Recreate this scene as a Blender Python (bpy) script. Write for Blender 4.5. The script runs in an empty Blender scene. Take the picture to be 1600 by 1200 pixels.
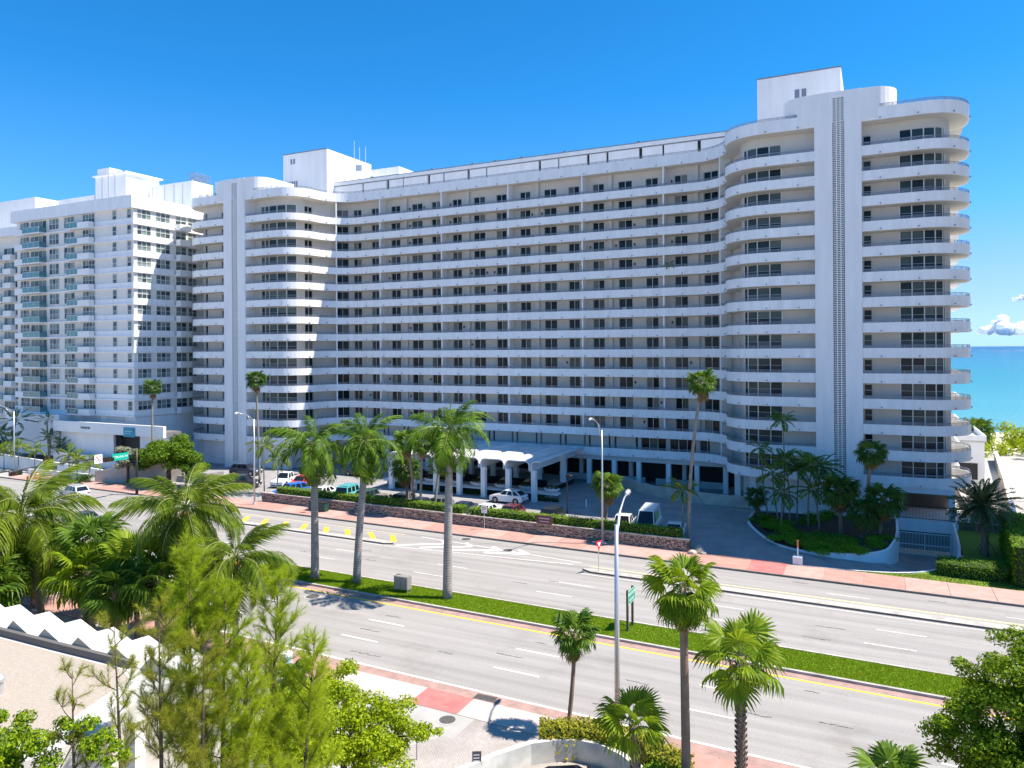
import bpy, math, random
import numpy as np
from mathutils import Vector, Matrix, Euler
random.seed(7); np.random.seed(7)
scene = bpy.context.scene
col = scene.collection
PI = math.pi
# ------------------------------------------------------------------ camera
cam_d = bpy.data.cameras.new('camera'); cam = bpy.data.objects.new('camera', cam_d); col.objects.link(cam)
cam_d.sensor_fit = 'HORIZONTAL'; cam_d.sensor_width = 36.0; cam_d.lens = 26.1
cam_d.shift_y = -0.0341; cam_d.clip_start = 0.5; cam_d.clip_end = 90000
cam.matrix_world = (Matrix.Translation((0, 0, 19.0)) @ Matrix.Rotation(math.radians(26.1), 4, 'Z')
                    @ Matrix.Rotation(math.radians(90), 4, 'X') @ Matrix.Rotation(-0.0062, 4, 'Z'))
scene.camera = cam
# ------------------------------------------------------------------ sky and sun
SUN = Vector((0.58, 0.205, 1.0)).normalized()
el = math.asin(SUN.z); az = math.atan2(SUN.x, SUN.y)
world = bpy.data.worlds.new("World"); scene.world = world; world.use_nodes = True
wn = world.node_tree.nodes; wl = world.node_tree.links
bg = wn['Background']
sky = wn.new('ShaderNodeTexSky'); sky.sky_type = 'NISHITA'; sky.sun_disc = False
sky.sun_elevation = el; sky.sun_rotation = az
sky.air_density = 1.0; sky.dust_density = 0.15; sky.ozone_density = 3.0; sky.altitude = 0
bw = wn.new('ShaderNodeRGBToBW'); wl.new(sky.outputs[0], bw.inputs[0])
# the clear tropical blue of the day: Nishita brightness, hue from pale at the horizon to deep overhead
tc_ = wn.new('ShaderNodeTexCoord'); sx_ = wn.new('ShaderNodeSeparateXYZ'); wl.new(tc_.outputs['Generated'], sx_.inputs[0])
hr = wn.new('ShaderNodeValToRGB'); he = hr.color_ramp.elements
he[0].position = 0.0; he[0].color = (.15,.24,.31,1); he[1].position = 1.0; he[1].color = (.045,.25,.66,1)
for p_, c_ in ((.05,(.13,.22,.33)),(.10,(.11,.23,.42)),(.17,(.066,.255,.56)),(.32,(.025,.238,.65)),(.45,(.019,.230,.66))):
    q_ = he.new(p_); q_.color = (*c_,1)
wl.new(sx_.outputs[2], hr.inputs['Fac'])
mu = wn.new('ShaderNodeVectorMath'); mu.operation = 'MULTIPLY'
wl.new(hr.outputs[0], mu.inputs[0]); wl.new(bw.outputs[0], mu.inputs[1]); wl.new(mu.outputs[0], bg.inputs[0])
bg.inputs[1].default_value = 0.15
sun_d = bpy.data.lights.new('sun', 'SUN'); sun_d.energy = 2.5; sun_d.angle = math.radians(0.53); sun_d.color = (1.0, 0.91, 0.79)
sun = bpy.data.objects.new('sun', sun_d); col.objects.link(sun)
sun.location = (60, 20, 120); sun.rotation_euler = SUN.to_track_quat('Z', 'Y').to_euler()
vs = scene.view_settings
scene.display_settings.display_device = 'sRGB'
vs.view_transform = 'Standard'; vs.look = 'None'; vs.gamma = 1.0; vs.use_curve_mapping = False; vs.exposure = 1.95
scene.cycles.max_bounces = 8; scene.cycles.transparent_max_bounces = 16
# ------------------------------------------------------------------ helpers
class MB:
    def __init__(s): s.v = []; s.f = []; s.m = []
    def add(s, vs_, fs_, m=0):
        o = len(s.v); s.v.extend([tuple(p) for p in vs_])
        for f in fs_: s.f.append(tuple(i + o for i in f)); s.m.append(m)
    def box(s, x0, x1, y0, y1, z0, z1, m=0):
        s.add([(x0,y0,z0),(x1,y0,z0),(x1,y1,z0),(x0,y1,z0),(x0,y0,z1),(x1,y0,z1),(x1,y1,z1),(x0,y1,z1)],
              [(0,3,2,1),(4,5,6,7),(0,1,5,4),(1,2,6,5),(2,3,7,6),(3,0,4,7)], m)
    def obox(s, c, sx, sy, z0, z1, rz=0, m=0):
        ca, sa = math.cos(rz), math.sin(rz); P = []
        for z in (z0, z1):
            for x, y in ((-sx/2,-sy/2),(sx/2,-sy/2),(sx/2,sy/2),(-sx/2,sy/2)):
                P.append((c[0]+x*ca-y*sa, c[1]+x*sa+y*ca, z))
        s.add(P, [(0,3,2,1),(4,5,6,7),(0,1,5,4),(1,2,6,5),(2,3,7,6),(3,0,4,7)], m)
    def beam(s, a, b, w, h, m=0):
        a = Vector(a); b = Vector(b); d = (b-a).normalized()
        up = Vector((0,0,1)) if abs(d.z) < .95 else Vector((1,0,0))
        r = d.cross(up).normalized(); u = r.cross(d)
        P = [p + r*sx*w/2 + u*sz*h/2 for p in (a, b) for sx, sz in ((-1,-1),(1,-1),(1,1),(-1,1))]
        s.add(P, [(0,3,2,1),(4,5,6,7),(0,1,5,4),(1,2,6,5),(2,3,7,6),(3,0,4,7)], m)
    def quad(s, a, b, c, d, m=0): s.add([a,b,c,d], [(0,1,2,3)], m)
    def prism(s, poly, z0, z1, m=0, mtop=None):
        n = len(poly)
        if sum(poly[i][0]*poly[(i+1)%n][1]-poly[(i+1)%n][0]*poly[i][1] for i in range(n)) < 0: poly = poly[::-1]
        o = len(s.v); s.v.extend([(x,y,z0) for x,y in poly] + [(x,y,z1) for x,y in poly])
        for i in range(n):
            j = (i+1) % n; s.f.append((o+i,o+j,o+n+j,o+n+i)); s.m.append(m)
        s.f.append(tuple(o+n+i for i in range(n))); s.m.append(m if mtop is None else mtop)
        s.f.append(tuple(o+i for i in reversed(range(n)))); s.m.append(m)
    def poly(s, pts, m=0): s.add(pts, [tuple(range(len(pts)))], m)
    def tube(s, pts, rad, n=8, m=0, cap=True):
        pts = [Vector(p) for p in pts]; o = len(s.v); k = len(pts)
        if not hasattr(rad, '__len__'): rad = [rad]*k
        for i, p in enumerate(pts):
            d = (pts[min(i+1,k-1)]-pts[max(i-1,0)]).normalized()
            up = Vector((0,0,1)) if abs(d.z) < .9 else Vector((0,1,0))
            r = d.cross(up).normalized(); u = r.cross(d)
            for j in range(n):
                a = 2*PI*j/n; s.v.append(tuple(p + (r*math.cos(a)+u*math.sin(a))*rad[i]))
        for i in range(k-1):
            for j in range(n):
                s.f.append((o+i*n+j, o+i*n+(j+1)%n, o+(i+1)*n+(j+1)%n, o+(i+1)*n+j)); s.m.append(m)
        if cap:
            s.f.append(tuple(o+j for j in reversed(range(n)))); s.m.append(m)
            s.f.append(tuple(o+(k-1)*n+j for j in range(n))); s.m.append(m)
    def lathe(s, prof, c=(0,0,0), n=16, m=0):
        o = len(s.v); k = len(prof)
        for r, z in prof:
            for j in range(n):
                a = 2*PI*j/n; s.v.append((c[0]+r*math.cos(a), c[1]+r*math.sin(a), c[2]+z))
        for i in range(k-1):
            for j in range(n):
                s.f.append((o+i*n+j, o+i*n+(j+1)%n, o+(i+1)*n+(j+1)%n, o+(i+1)*n+j)); s.m.append(m)
        s.f.append(tuple(o+j for j in reversed(range(n)))); s.m.append(m)
        s.f.append(tuple(o+(k-1)*n+j for j in range(n))); s.m.append(m)
    def sweep(s, path, prof, m=0, cap=True):
        """path: 2-D points; prof: closed loop of (offset to the left of travel, z)"""
        nrm = normals(path); o = len(s.v); k = len(path); n = len(prof)
        for (x, y), (nx, ny) in zip(path, nrm):
            for d, z in prof: s.v.append((x+nx*d, y+ny*d, z))
        for i in range(k-1):
            for j in range(n):
                s.f.append((o+i*n+j, o+(i+1)*n+j, o+(i+1)*n+(j+1)%n, o+i*n+(j+1)%n)); s.m.append(m)
        if cap:
            s.f.append(tuple(o+j for j in range(n))); s.m.append(m)
            s.f.append(tuple(o+(k-1)*n+j for j in reversed(range(n)))); s.m.append(m)
    def mesh(s, name, mats, smooth=False):
        me = bpy.data.meshes.new(name)
        me.from_pydata(s.v, [], s.f); 
        for mt in (mats if isinstance(mats, (list, tuple)) else [mats]): me.materials.append(mt)
        me.polygons.foreach_set('material_index', s.m)
        if smooth: me.polygons.foreach_set('use_smooth', [True]*len(me.polygons))
        me.update(); return me
    def build(s, name, mats, parent=None, loc=None, rot=None, smooth=False):
        return link(name, s.mesh(name, mats, smooth), parent, loc, rot)
def link(name, me, parent=None, loc=None, rot=None, scale=None):
    o = bpy.data.objects.new(name, me); col.objects.link(o)
    if parent is not None:
        o.parent = parent
        if loc is None and parent.get('_w'): loc = tuple(-c for c in parent['_w'])
    if loc is not None: o.location = loc
    if rot is not None: o.rotation_euler = rot
    if scale is not None: o.scale = (scale,)*3 if not hasattr(scale, '__len__') else scale
    return o
def sublink(name, me, parent, loc=(0,0,0)):
    """a sub-part written in its parent's own frame"""
    o = bpy.data.objects.new(name, me); col.objects.link(o); o.parent = parent; o.location = loc; return o
def normals(path):
    k = len(path); out = []
    for i in range(k):
        a = path[max(i-1,0)]; b = path[min(i+1,k-1)]
        dx, dy = b[0]-a[0], b[1]-a[1]; L = math.hypot(dx, dy) or 1
        out.append((-dy/L, dx/L))
    return out
def offset(path, d): return [(x+nx*d, y+ny*d) for (x,y),(nx,ny) in zip(path, normals(path))]
def arc(cx, cy, r, a0, a1, n=10):
    return [(cx+r*math.cos(math.radians(a0+(a1-a0)*i/n)), cy+r*math.sin(math.radians(a0+(a1-a0)*i/n))) for i in range(n+1)]
def thing(name, label, cat, loc=(0,0,0), rz=0, group=None, world_children=False):
    o = bpy.data.objects.new(name, None); col.objects.link(o)
    o.location = loc; o.rotation_euler = (0,0,rz); o.empty_display_size = .3
    tag(o, label, cat, group)
    if world_children: o['_w'] = list(loc)
    return o
def tag(o, label, cat, group=None):
    o['label'] = label; o['category'] = cat
    if group: o['group'] = group
    return o
def struct(name, mb, mats, smooth=False):
    o = mb.build(name, mats, smooth=smooth); o['kind'] = 'structure'; return o
def stuff(o): o['kind'] = 'stuff'; return o
def dup(root, loc=None, rz=None, label=None):
    r = root.copy(); col.objects.link(r)
    if loc is not None: r.location = loc
    if rz is not None: r.rotation_euler = (0,0,rz)
    if label: r['label'] = label
    for ch in list(root.children):
        c = ch.copy(); col.objects.link(c); c.parent = r
        for g in list(ch.children):
            d = g.copy(); col.objects.link(d); d.parent = c
    return r
# ------------------------------------------------------------------ materials
def mat(name, c, rough=.6, var=0, vscale=1.0, c2=None, bump=0, bscale=20, metal=0, stretch=None, spec=.5, coat=0, world_pos=True, detail=4):
    m = bpy.data.materials.new(name); m.use_nodes = True
    nt = m.node_tree; N = nt.nodes; L = nt.links; b = N['Principled BSDF']
    b.inputs['Base Color'].default_value = (*c, 1); b.inputs['Roughness'].default_value = rough
    b.inputs['Metallic'].default_value = metal; b.inputs['Specular IOR Level'].default_value = spec
    if coat: b.inputs['Coat Weight'].default_value = coat; b.inputs['Coat Roughness'].default_value = .05
    if var or bump or c2:
        tc = N.new('ShaderNodeTexCoord'); mp = N.new('ShaderNodeMapping')
        if world_pos:
            ge = N.new('ShaderNodeNewGeometry'); L.new(ge.outputs['Position'], mp.inputs['Vector'])
        else: L.new(tc.outputs['Object'], mp.inputs['Vector'])
        if stretch: mp.inputs['Scale'].default_value = stretch
    if var or c2:
        nz = N.new('ShaderNodeTexNoise'); nz.inputs['Scale'].default_value = vscale; nz.inputs['Detail'].default_value = detail; nz.inputs['Roughness'].default_value = .6
        L.new(mp.outputs[0], nz.inputs['Vector'])
        rp = N.new('ShaderNodeValToRGB')
        rp.color_ramp.elements[0].position = .3; rp.color_ramp.elements[1].position = .7
        d = c2 if c2 else tuple(max(0, x*(1-var)) for x in c)
        rp.color_ramp.elements[0].color = (*d, 1); rp.color_ramp.elements[1].color = (*[min(1, x*(1+var*.4)) for x in c], 1)
        L.new(nz.outputs['Fac'], rp.inputs['Fac']); L.new(rp.outputs[0], b.inputs['Base Color'])
    if bump:
        n2 = N.new('ShaderNodeTexNoise'); n2.inputs['Scale'].default_value = bscale; n2.inputs['Detail'].default_value = 3
        L.new(mp.outputs[0], n2.inputs['Vector'])
        bp = N.new('ShaderNodeBump'); bp.inputs['Strength'].default_value = bump; bp.inputs['Distance'].default_value = .05
        L.new(n2.outputs['Fac'], bp.inputs['Height']); L.new(bp.outputs[0], b.inputs['Normal'])
    return m
def leafmat(name, lo, hi, trans=.35, rough=.45, pos=(.0, 1.0)):
    m = bpy.data.materials.new(name); m.use_nodes = True
    nt = m.node_tree; N = nt.nodes; L = nt.links; b = N['Principled BSDF']; out = N['Material Output']
    b.inputs['Roughness'].default_value = rough+.12; b.inputs['Specular IOR Level'].default_value = .22
    ge = N.new('ShaderNodeNewGeometry'); oi = N.new('ShaderNodeObjectInfo')
    mx = N.new('ShaderNodeMath'); mx.operation = 'MULTIPLY_ADD'; mx.inputs[1].default_value = .35
    ad = N.new('ShaderNodeMath'); ad.operation = 'MULTIPLY'; ad.inputs[1].default_value = .65
    L.new(ge.outputs['Random Per Island'], ad.inputs[0]); L.new(oi.outputs['Random'], mx.inputs[0]); L.new(ad.outputs[0], mx.inputs[2])
    rp = N.new('ShaderNodeValToRGB'); rp.color_ramp.elements[0].color = (*lo, 1); rp.color_ramp.elements[1].color = (*hi, 1)
    rp.color_ramp.elements[0].position = pos[0]; rp.color_ramp.elements[1].position = pos[1]
    L.new(mx.outputs[0], rp.inputs['Fac']); L.new(rp.outputs[0], b.inputs['Base Color'])
    tr = N.new('ShaderNodeBsdfTranslucent'); hs_ = N.new('ShaderNodeHueSaturation'); hs_.inputs['Value'].default_value = 1.3; hs_.inputs['Hue'].default_value = .485
    L.new(rp.outputs[0], hs_.inputs['Color']); L.new(hs_.outputs[0], tr.inputs['Color'])
    ms = N.new('ShaderNodeMixShader'); ms.inputs[0].default_value = trans
    L.new(b.outputs[0], ms.inputs[1]); L.new(tr.outputs[0], ms.inputs[2]); L.new(ms.outputs[0], out.inputs['Surface'])
    return m
def panemat(name, cols, rough=.06, spec=.20, split=None):
    """window glass with blinds or dark rooms behind: the tone differs from pane to pane (random per object)"""
    m = bpy.data.materials.new(name); m.use_nodes = True
    nt = m.node_tree; N = nt.nodes; L = nt.links; b = N['Principled BSDF']
    b.inputs['Roughness'].default_value = rough; b.inputs['Specular IOR Level'].default_value = spec
    oi = N.new('ShaderNodeObjectInfo'); ge = N.new('ShaderNodeNewGeometry')
    ad = N.new('ShaderNodeMath'); ad.operation = 'ADD'; fr = N.new('ShaderNodeMath'); fr.operation = 'FRACT'
    L.new(oi.outputs['Random'], ad.inputs[0]); L.new(ge.outputs['Random Per Island'], ad.inputs[1]); L.new(ad.outputs[0], fr.inputs[0])
    rp = N.new('ShaderNodeValToRGB'); rp.color_ramp.interpolation = 'CONSTANT'
    n = len(cols)
    while len(rp.color_ramp.elements) < n: rp.color_ramp.elements.new(.5)
    for i, c in enumerate(cols): rp.color_ramp.elements[i].position = i/n; rp.color_ramp.elements[i].color = (*c, 1)
    L.new(fr.outputs[0], rp.inputs['Fac']); L.new(rp.outputs[0], b.inputs['Base Color'])
    return m
M = {}
M['white'] = mat('white_paint', (.82,.82,.81), .55, .05, .35, bump=.05, bscale=8)
M['white2'] = mat('white_stucco', (.83,.83,.835), .7, .10, .9, stretch=(1,1,.12), bump=.1, bscale=12)
M['cream'] = mat('cream_wall_paint', (.60,.58,.55), .7, .05, .6)
M['soffit'] = mat('cream_soffit_paint', (.74,.70,.63), .7, .05, .6)
M['bandwhite'] = mat('white_band_paint', (.845,.845,.85), .5, .10, 1.6, stretch=(1,1,.16))
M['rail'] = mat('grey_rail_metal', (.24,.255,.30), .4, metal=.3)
M['frame'] = mat('pale_window_frame', (.50,.52,.52), .4)
M['framew'] = mat('white_window_frame', (.72,.73,.72), .4)
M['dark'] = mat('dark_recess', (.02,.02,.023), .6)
M['glass'] = panemat('window_glass', [(.010,.015,.024),(.018,.03,.038),(.008,.012,.02),(.04,.065,.075),(.014,.022,.032),(.07,.10,.105),(.014,.028,.032),(.03,.05,.06),(.010,.016,.022),(.12,.13,.12),(.22,.22,.205),(.012,.02,.026)], .08)
M['glassbay'] = panemat('bay_window_glass', [(.03,.05,.065),(.06,.085,.10),(.02,.03,.042),(.095,.125,.135),(.045,.07,.085),(.13,.165,.17)], .08)
M['glassg'] = panemat('neighbour_glass', [(.12,.16,.165),(.20,.25,.25),(.05,.07,.08),(.26,.31,.30),(.09,.13,.14),(.17,.22,.215)], .1)
M['glassd'] = mat('dark_glass', (.008,.009,.011), .05, spec=.6)
M['aqua'] = mat('aqua_glass_rail', (.10,.24,.25), .08, spec=.7)
M['roofgrey'] = mat('roof_membrane', (.55,.54,.52), .8, .1, .3)
M['steel'] = mat('galvanised_steel', (.55,.56,.58), .38, metal=.6)
M['black'] = mat('black_metal', (.015,.015,.017), .45)
# ------------------------------------------------------------------ the ground, roads and paths
def R(u, v): return (u, v - .016*(u+20))            # the avenue runs very slightly askew to the building
def rquad(mb, u0, u1, v0, v1, z, m=0, n=1):
    for i in range(n):
        a = u0+(u1-u0)*i/n; b = u0+(u1-u0)*(i+1)/n
        p = [R(a,v0), R(b,v0), R(b,v1), R(a,v1)]
        mb.poly([(x,y,z) for x,y in p], m)
def rbox(mb, u0, u1, v0, v1, z0, z1, m=0): mb.prism([R(u0,v0), R(u1,v0), R(u1,v1), R(u0,v1)], z0, z1, m)
M['ground'] = mat('town_ground', (.40,.37,.33), .95, .2, .3)
def road_mat():
    m = mat('sun_bleached_asphalt', (.42,.405,.40), .9, bump=.15, bscale=30)
    nt = m.node_tree; N = nt.nodes; L = nt.links; b = N['Principled BSDF']
    ge = N.new('ShaderNodeNewGeometry'); mp = N.new('ShaderNodeMapping'); mp.inputs['Scale'].default_value = (.035, 1.1, 1); mp.inputs['Rotation'].default_value = (0,0,.016)
    L.new(ge.outputs['Position'], mp.inputs['Vector'])
    a = N.new('ShaderNodeTexNoise'); a.inputs['Scale'].default_value = 1.0; a.inputs['Detail'].default_value = 5; L.new(mp.outputs[0], a.inputs['Vector'])
    r1 = N.new('ShaderNodeValToRGB'); r1.color_ramp.elements[0].position = .34; r1.color_ramp.elements[1].position = .62
    r1.color_ramp.elements[0].color = (.25,.239,.231,1); r1.color_ramp.elements[1].color = (.325,.311,.30,1)
    L.new(a.outputs['Fac'], r1.inputs['Fac'])
    sp = N.new('ShaderNodeTexNoise'); sp.inputs['Scale'].default_value = 9; sp.inputs['Detail'].default_value = 4; sp.inputs['Roughness'].default_value = .75; L.new(ge.outputs['Position'], sp.inputs['Vector'])
    r2 = N.new('ShaderNodeValToRGB'); r2.color_ramp.elements[0].position = .3; r2.color_ramp.elements[1].position = .6
    r2.color_ramp.elements[0].color = (.84,.84,.84,1); r2.color_ramp.elements[1].color = (1,1,1,1); L.new(sp.outputs['Fac'], r2.inputs['Fac'])
    st = N.new('ShaderNodeTexNoise'); st.inputs['Scale'].default_value = .22; st.inputs['Detail'].default_value = 6; st.inputs['Roughness'].default_value = .7; L.new(ge.outputs['Position'], st.inputs['Vector'])
    r3 = N.new('ShaderNodeValToRGB'); r3.color_ramp.elements[0].position = .30; r3.color_ramp.elements[1].position = .46
    r3.color_ramp.elements[0].color = (.84,.825,.81,1); r3.color_ramp.elements[1].color = (1,1,1,1); L.new(st.outputs['Fac'], r3.inputs['Fac'])
    m1 = N.new('ShaderNodeMixRGB'); m1.blend_type = 'MULTIPLY'; m1.inputs[0].default_value = 1; L.new(r1.outputs[0], m1.inputs[1]); L.new(r2.outputs[0], m1.inputs[2])
    m2 = N.new('ShaderNodeMixRGB'); m2.blend_type = 'MULTIPLY'; m2.inputs[0].default_value = 1; L.new(m1.outputs[0], m2.inputs[1]); L.new(r3.outputs[0], m2.inputs[2])
    L.new(m2.outputs[0], b.inputs['Base Color']); return m
M['road'] = road_mat()
def wornpaint(name, c, under=(.28,.27,.26), wear=.42):
    m = mat(name, c, .8); nt = m.node_tree; N = nt.nodes; L = nt.links; b = N['Principled BSDF']
    ge = N.new('ShaderNodeNewGeometry'); a = N.new('ShaderNodeTexNoise'); a.inputs['Scale'].default_value = 6; a.inputs['Detail'].default_value = 6; a.inputs['Roughness'].default_value = .75
    L.new(ge.outputs['Position'], a.inputs['Vector'])
    r = N.new('ShaderNodeValToRGB'); r.color_ramp.elements[0].position = wear-.06; r.color_ramp.elements[1].position = wear+.06
    r.color_ramp.elements[0].color = (*under,1); r.color_ramp.elements[1].color = (*c,1)
    L.new(a.outputs['Fac'], r.inputs['Fac']); L.new(r.outputs[0], b.inputs['Base Color']); return m
M['paintw'] = wornpaint('white_road_paint', (.76,.75,.72), wear=.36)
M['paintwf'] = wornpaint('faded_white_road_paint', (.62,.60,.58), wear=.44)
M['painty'] = wornpaint('yellow_road_paint', (.80,.52,.03), wear=.33)
M['paintyf'] = wornpaint('faded_yellow_road_paint', (.66,.55,.30), wear=.42)
M['gutter'] = mat('pink_gutter_concrete', (.36,.235,.205), .9, .3, 1.4, bump=.1)
M['kerb'] = mat('concrete_kerb', (.45,.42,.39), .9, .35, 1.2, bump=.1)
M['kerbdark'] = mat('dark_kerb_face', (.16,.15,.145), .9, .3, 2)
M['pink'] = mat('pink_concrete', (.42,.235,.195), .9, .2, 1.1, bump=.08)
M['pink2'] = mat('pale_pink_concrete', (.46,.29,.25), .9, .2, 1.1, bump=.08)
M['redc'] = mat('red_concrete', (.33,.10,.095), .9, .45, 1.3, c2=(.40,.18,.165), bump=.08)
M['creamc'] = mat('cream_concrete', (.50,.44,.405), .9, .16, 1.2, bump=.08)
M['greyc'] = mat('grey_concrete', (.37,.36,.345), .9, .15, .8, bump=.06)
M['lawn'] = mat('lawn_base', (.10,.22,.008), .95, .4, 1.5, c2=(.16,.21,.02))
M['soil'] = mat('planting_soil', (.07,.05,.035), .95, .3, 2)
def paver_mat(name, c1, c2, cm, sc, rot=.78):
    m = mat(name, c1, .85); nt = m.node_tree; N = nt.nodes; L = nt.links; b = N['Principled BSDF']
    ge = N.new('ShaderNodeNewGeometry'); mp = N.new('ShaderNodeMapping'); mp.inputs['Rotation'].default_value = (0,0,rot); L.new(ge.outputs['Position'], mp.inputs['Vector'])
    bt = N.new('ShaderNodeTexBrick'); bt.inputs['Scale'].default_value = sc; bt.inputs['Color1'].default_value = (*c1,1); bt.inputs['Color2'].default_value = (*c2,1); bt.inputs['Mortar'].default_value = (*cm,1)
    bt.inputs['Mortar Size'].default_value = .02; L.new(mp.outputs[0], bt.inputs['Vector'])
    nz = N.new('ShaderNodeTexNoise'); nz.inputs['Scale'].default_value = .5; nz.inputs['Detail'].default_value = 5; L.new(ge.outputs['Position'], nz.inputs['Vector'])
    r = N.new('ShaderNodeValToRGB'); r.color_ramp.elements[0].position = .3; r.color_ramp.elements[1].position = .65; r.color_ramp.elements[0].color = (.78,.77,.76,1); r.color_ramp.elements[1].color = (1,1,1,1); L.new(nz.outputs['Fac'], r.inputs['Fac'])
    mx = N.new('ShaderNodeMixRGB'); mx.blend_type = 'MULTIPLY'; mx.inputs[0].default_value = 1; L.new(bt.outputs['Color'], mx.inputs[1]); L.new(r.outputs[0], mx.inputs[2]); L.new(mx.outputs[0], b.inputs['Base Color'])
    bp = N.new('ShaderNodeBump'); bp.inputs['Strength'].default_value = .3; bp.inputs['Distance'].default_value = .02; L.new(bt.outputs['Fac'], bp.inputs['Height']); bp.invert = True; L.new(bp.outputs[0], b.inputs['Normal'])
    return m
M['paver'] = paver_mat('pale_brick_pavers', (.42,.38,.36), (.36,.33,.31), (.27,.25,.23), 2.2)
M['lotpaver'] = paver_mat('grey_lot_pavers', (.34,.335,.335), (.29,.285,.29), (.24,.23,.23), 1.6)

g = MB()
g.poly([(-30000,-6000,-.06),(30000,-6000,-.06),(30000,69.0,-.06),(-30000,69.0,-.06)])
g.poly([(-30000,69.0,-.06),(-16,69.0,-.06),(-16,89.2,-.06),(-30000,89.2,-.06)])
g.poly([(16,69.0,-.06),(30000,69.0,-.06),(30000,89.2,-.06),(16,89.2,-.06)])
g.poly([(-30000,89.2,-.06),(30000,89.2,-.06),(30000,150,-.06),(-30000,150,-.06)])
struct('ground', g, M['ground'])
# beach and sea
M['sand'] = mat('beach_sand', (.60,.52,.40), .95, .1, .2)
b = MB(); b.poly([(-30000,150,-.04),(30000,150,-.04),(30000,182,-.3),(-30000,182,-.3)]); b.poly([(-30000,182,-.3),(30000,182,-.3),(30000,225,-2.0),(-30000,225,-2.0)])
struct('beach', b, M['sand'])
def sea_mat():
    m = mat('sea_water', (.01,.2,.3), .25, spec=.35); nt = m.node_tree; N = nt.nodes; L = nt.links; b = N['Principled BSDF']
    ge = N.new('ShaderNodeNewGeometry'); sx = N.new('ShaderNodeSeparateXYZ'); L.new(ge.outputs['Position'], sx.inputs[0])
    lg = N.new('ShaderNodeMath'); lg.operation = 'LOGARITHM'; lg.inputs[1].default_value = 10; L.new(sx.outputs[1], lg.inputs[0])
    nz = N.new('ShaderNodeTexNoise'); nz.inputs['Scale'].default_value = .012; nz.inputs['Detail'].default_value = 6; L.new(ge.outputs['Position'], nz.inputs['Vector'])
    ma = N.new('ShaderNodeMath'); ma.operation = 'MULTIPLY_ADD'; ma.inputs[1].default_value = .25; L.new(nz.outputs['Fac'], ma.inputs[0]); L.new(lg.outputs[0], ma.inputs[2])
    mr = N.new('ShaderNodeMapRange'); mr.inputs['From Min'].default_value = 2.40; mr.inputs['From Max'].default_value = 4.1; L.new(ma.outputs[0], mr.inputs[0])
    r = N.new('ShaderNodeValToRGB'); e = r.color_ramp.elements
    e[0].position = 0; e[0].color = (.16,.32,.29,1); e[1].position = 1; e[1].color = (.0,.045,.15,1)
    for p, c in ((.10,(.05,.25,.255)),(.28,(.007,.18,.20)),(.5,(.002,.13,.19)),(.75,(.0,.085,.175))):
        q = e.new(p); q.color = (*c,1)
    L.new(mr.outputs[0], r.inputs['Fac']); L.new(r.outputs[0], b.inputs['Base Color'])
    wv = N.new('ShaderNodeTexNoise'); wv.inputs['Scale'].default_value = .35; wv.inputs['Detail'].default_value = 4; L.new(ge.outputs['Position'], wv.inputs['Vector'])
    bp = N.new('ShaderNodeBump'); bp.inputs['Strength'].default_value = .6; bp.inputs['Distance'].default_value = .5; L.new(wv.outputs['Fac'], bp.inputs['Height']); L.new(bp.outputs[0], b.inputs['Normal'])
    return m
s = MB(); s.poly([(-60000,200,-1.3),(60000,200,-1.3),(60000,60000,-1.3),(-60000,60000,-1.3)])
struct('sea', s, sea_mat())
UL, UR = -230, 60
rd = MB(); rquad(rd, UL, UR, 35.2, 66.5, 0.0, 0, 30); struct('road', rd, M['road'])
# gutters
gt = MB(); rquad(gt, UL, UR, 35.28, 36.08, .004, 0); rquad(gt, -48, UR, 45.72, 46.32, .004, 0); struct('gutter', gt, M['gutter'])
# white and yellow lines
ln = MB(); rquad(ln, UL, UR, 36.1, 36.26, .008); struct('edge_line_marking', ln, M['paintw'])
ln = MB(); rquad(ln, -49, UR, 45.4, 45.58, .008); struct('yellow_line_marking', ln, M['painty'])
ln = MB(); rquad(ln, -49, UR, 49.86, 50.12, .008); rquad(ln, -22.5, UR, 60.95, 61.15, .008); struct('faded_yellow_line_marking', ln, M['paintyf'])
ln = MB(); rquad(ln, -22.5, UR, 58.72, 58.86, .008); rquad(ln, -75, -42, 58.86, 58.98, .008); struct('separator_line_marking', ln, M['paintwf'])
def dashes(name, v, u0, m, lo=-90, hi=16, w=.13):
    root = None; u = u0 - 12.2*math.ceil((u0-lo)/12.2)
    me = None
    holder = bpy.data.objects.new(name, None); col.objects.link(holder); holder['kind'] = 'structure'
    while u < hi:
        mb = MB(); rquad(mb, u, u+3.0, v-w/2, v+w/2, .008)
        mb.build('dash', m, holder)
        u += 11.6
dashes('lane_dash_marking', 42.35, -28.6, M['paintw'])
dashes('lane_dash_marking', 39.3, -28.6, M['paintw'])
dashes('lane_dash_marking', 55.85, -31.9, M['paintwf'])
dashes('lane_dash_marking', 53.0, -32.6, M['paintwf'])
dashes('lane_dash_marking', 62.35, -2.9, M['paintwf'], lo=-4)
ln = MB()
for a, c in (((-78.5,47.0),(-76.0,54.5)),((-92.5,53.0),(-86.5,53.2)),((-80.5,46.8),(-78.2,54.0))):
    p, q = Vector(a), Vector(c); d = (q-p).normalized(); n = Vector((-d.y, d.x))*.22
    ln.poly([(*(p-n),.008),(*(q-n),.008),(*(q+n),.008),(*(p+n),.008)])
struct('crossing_marking', ln, M['paintwf'])
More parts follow.
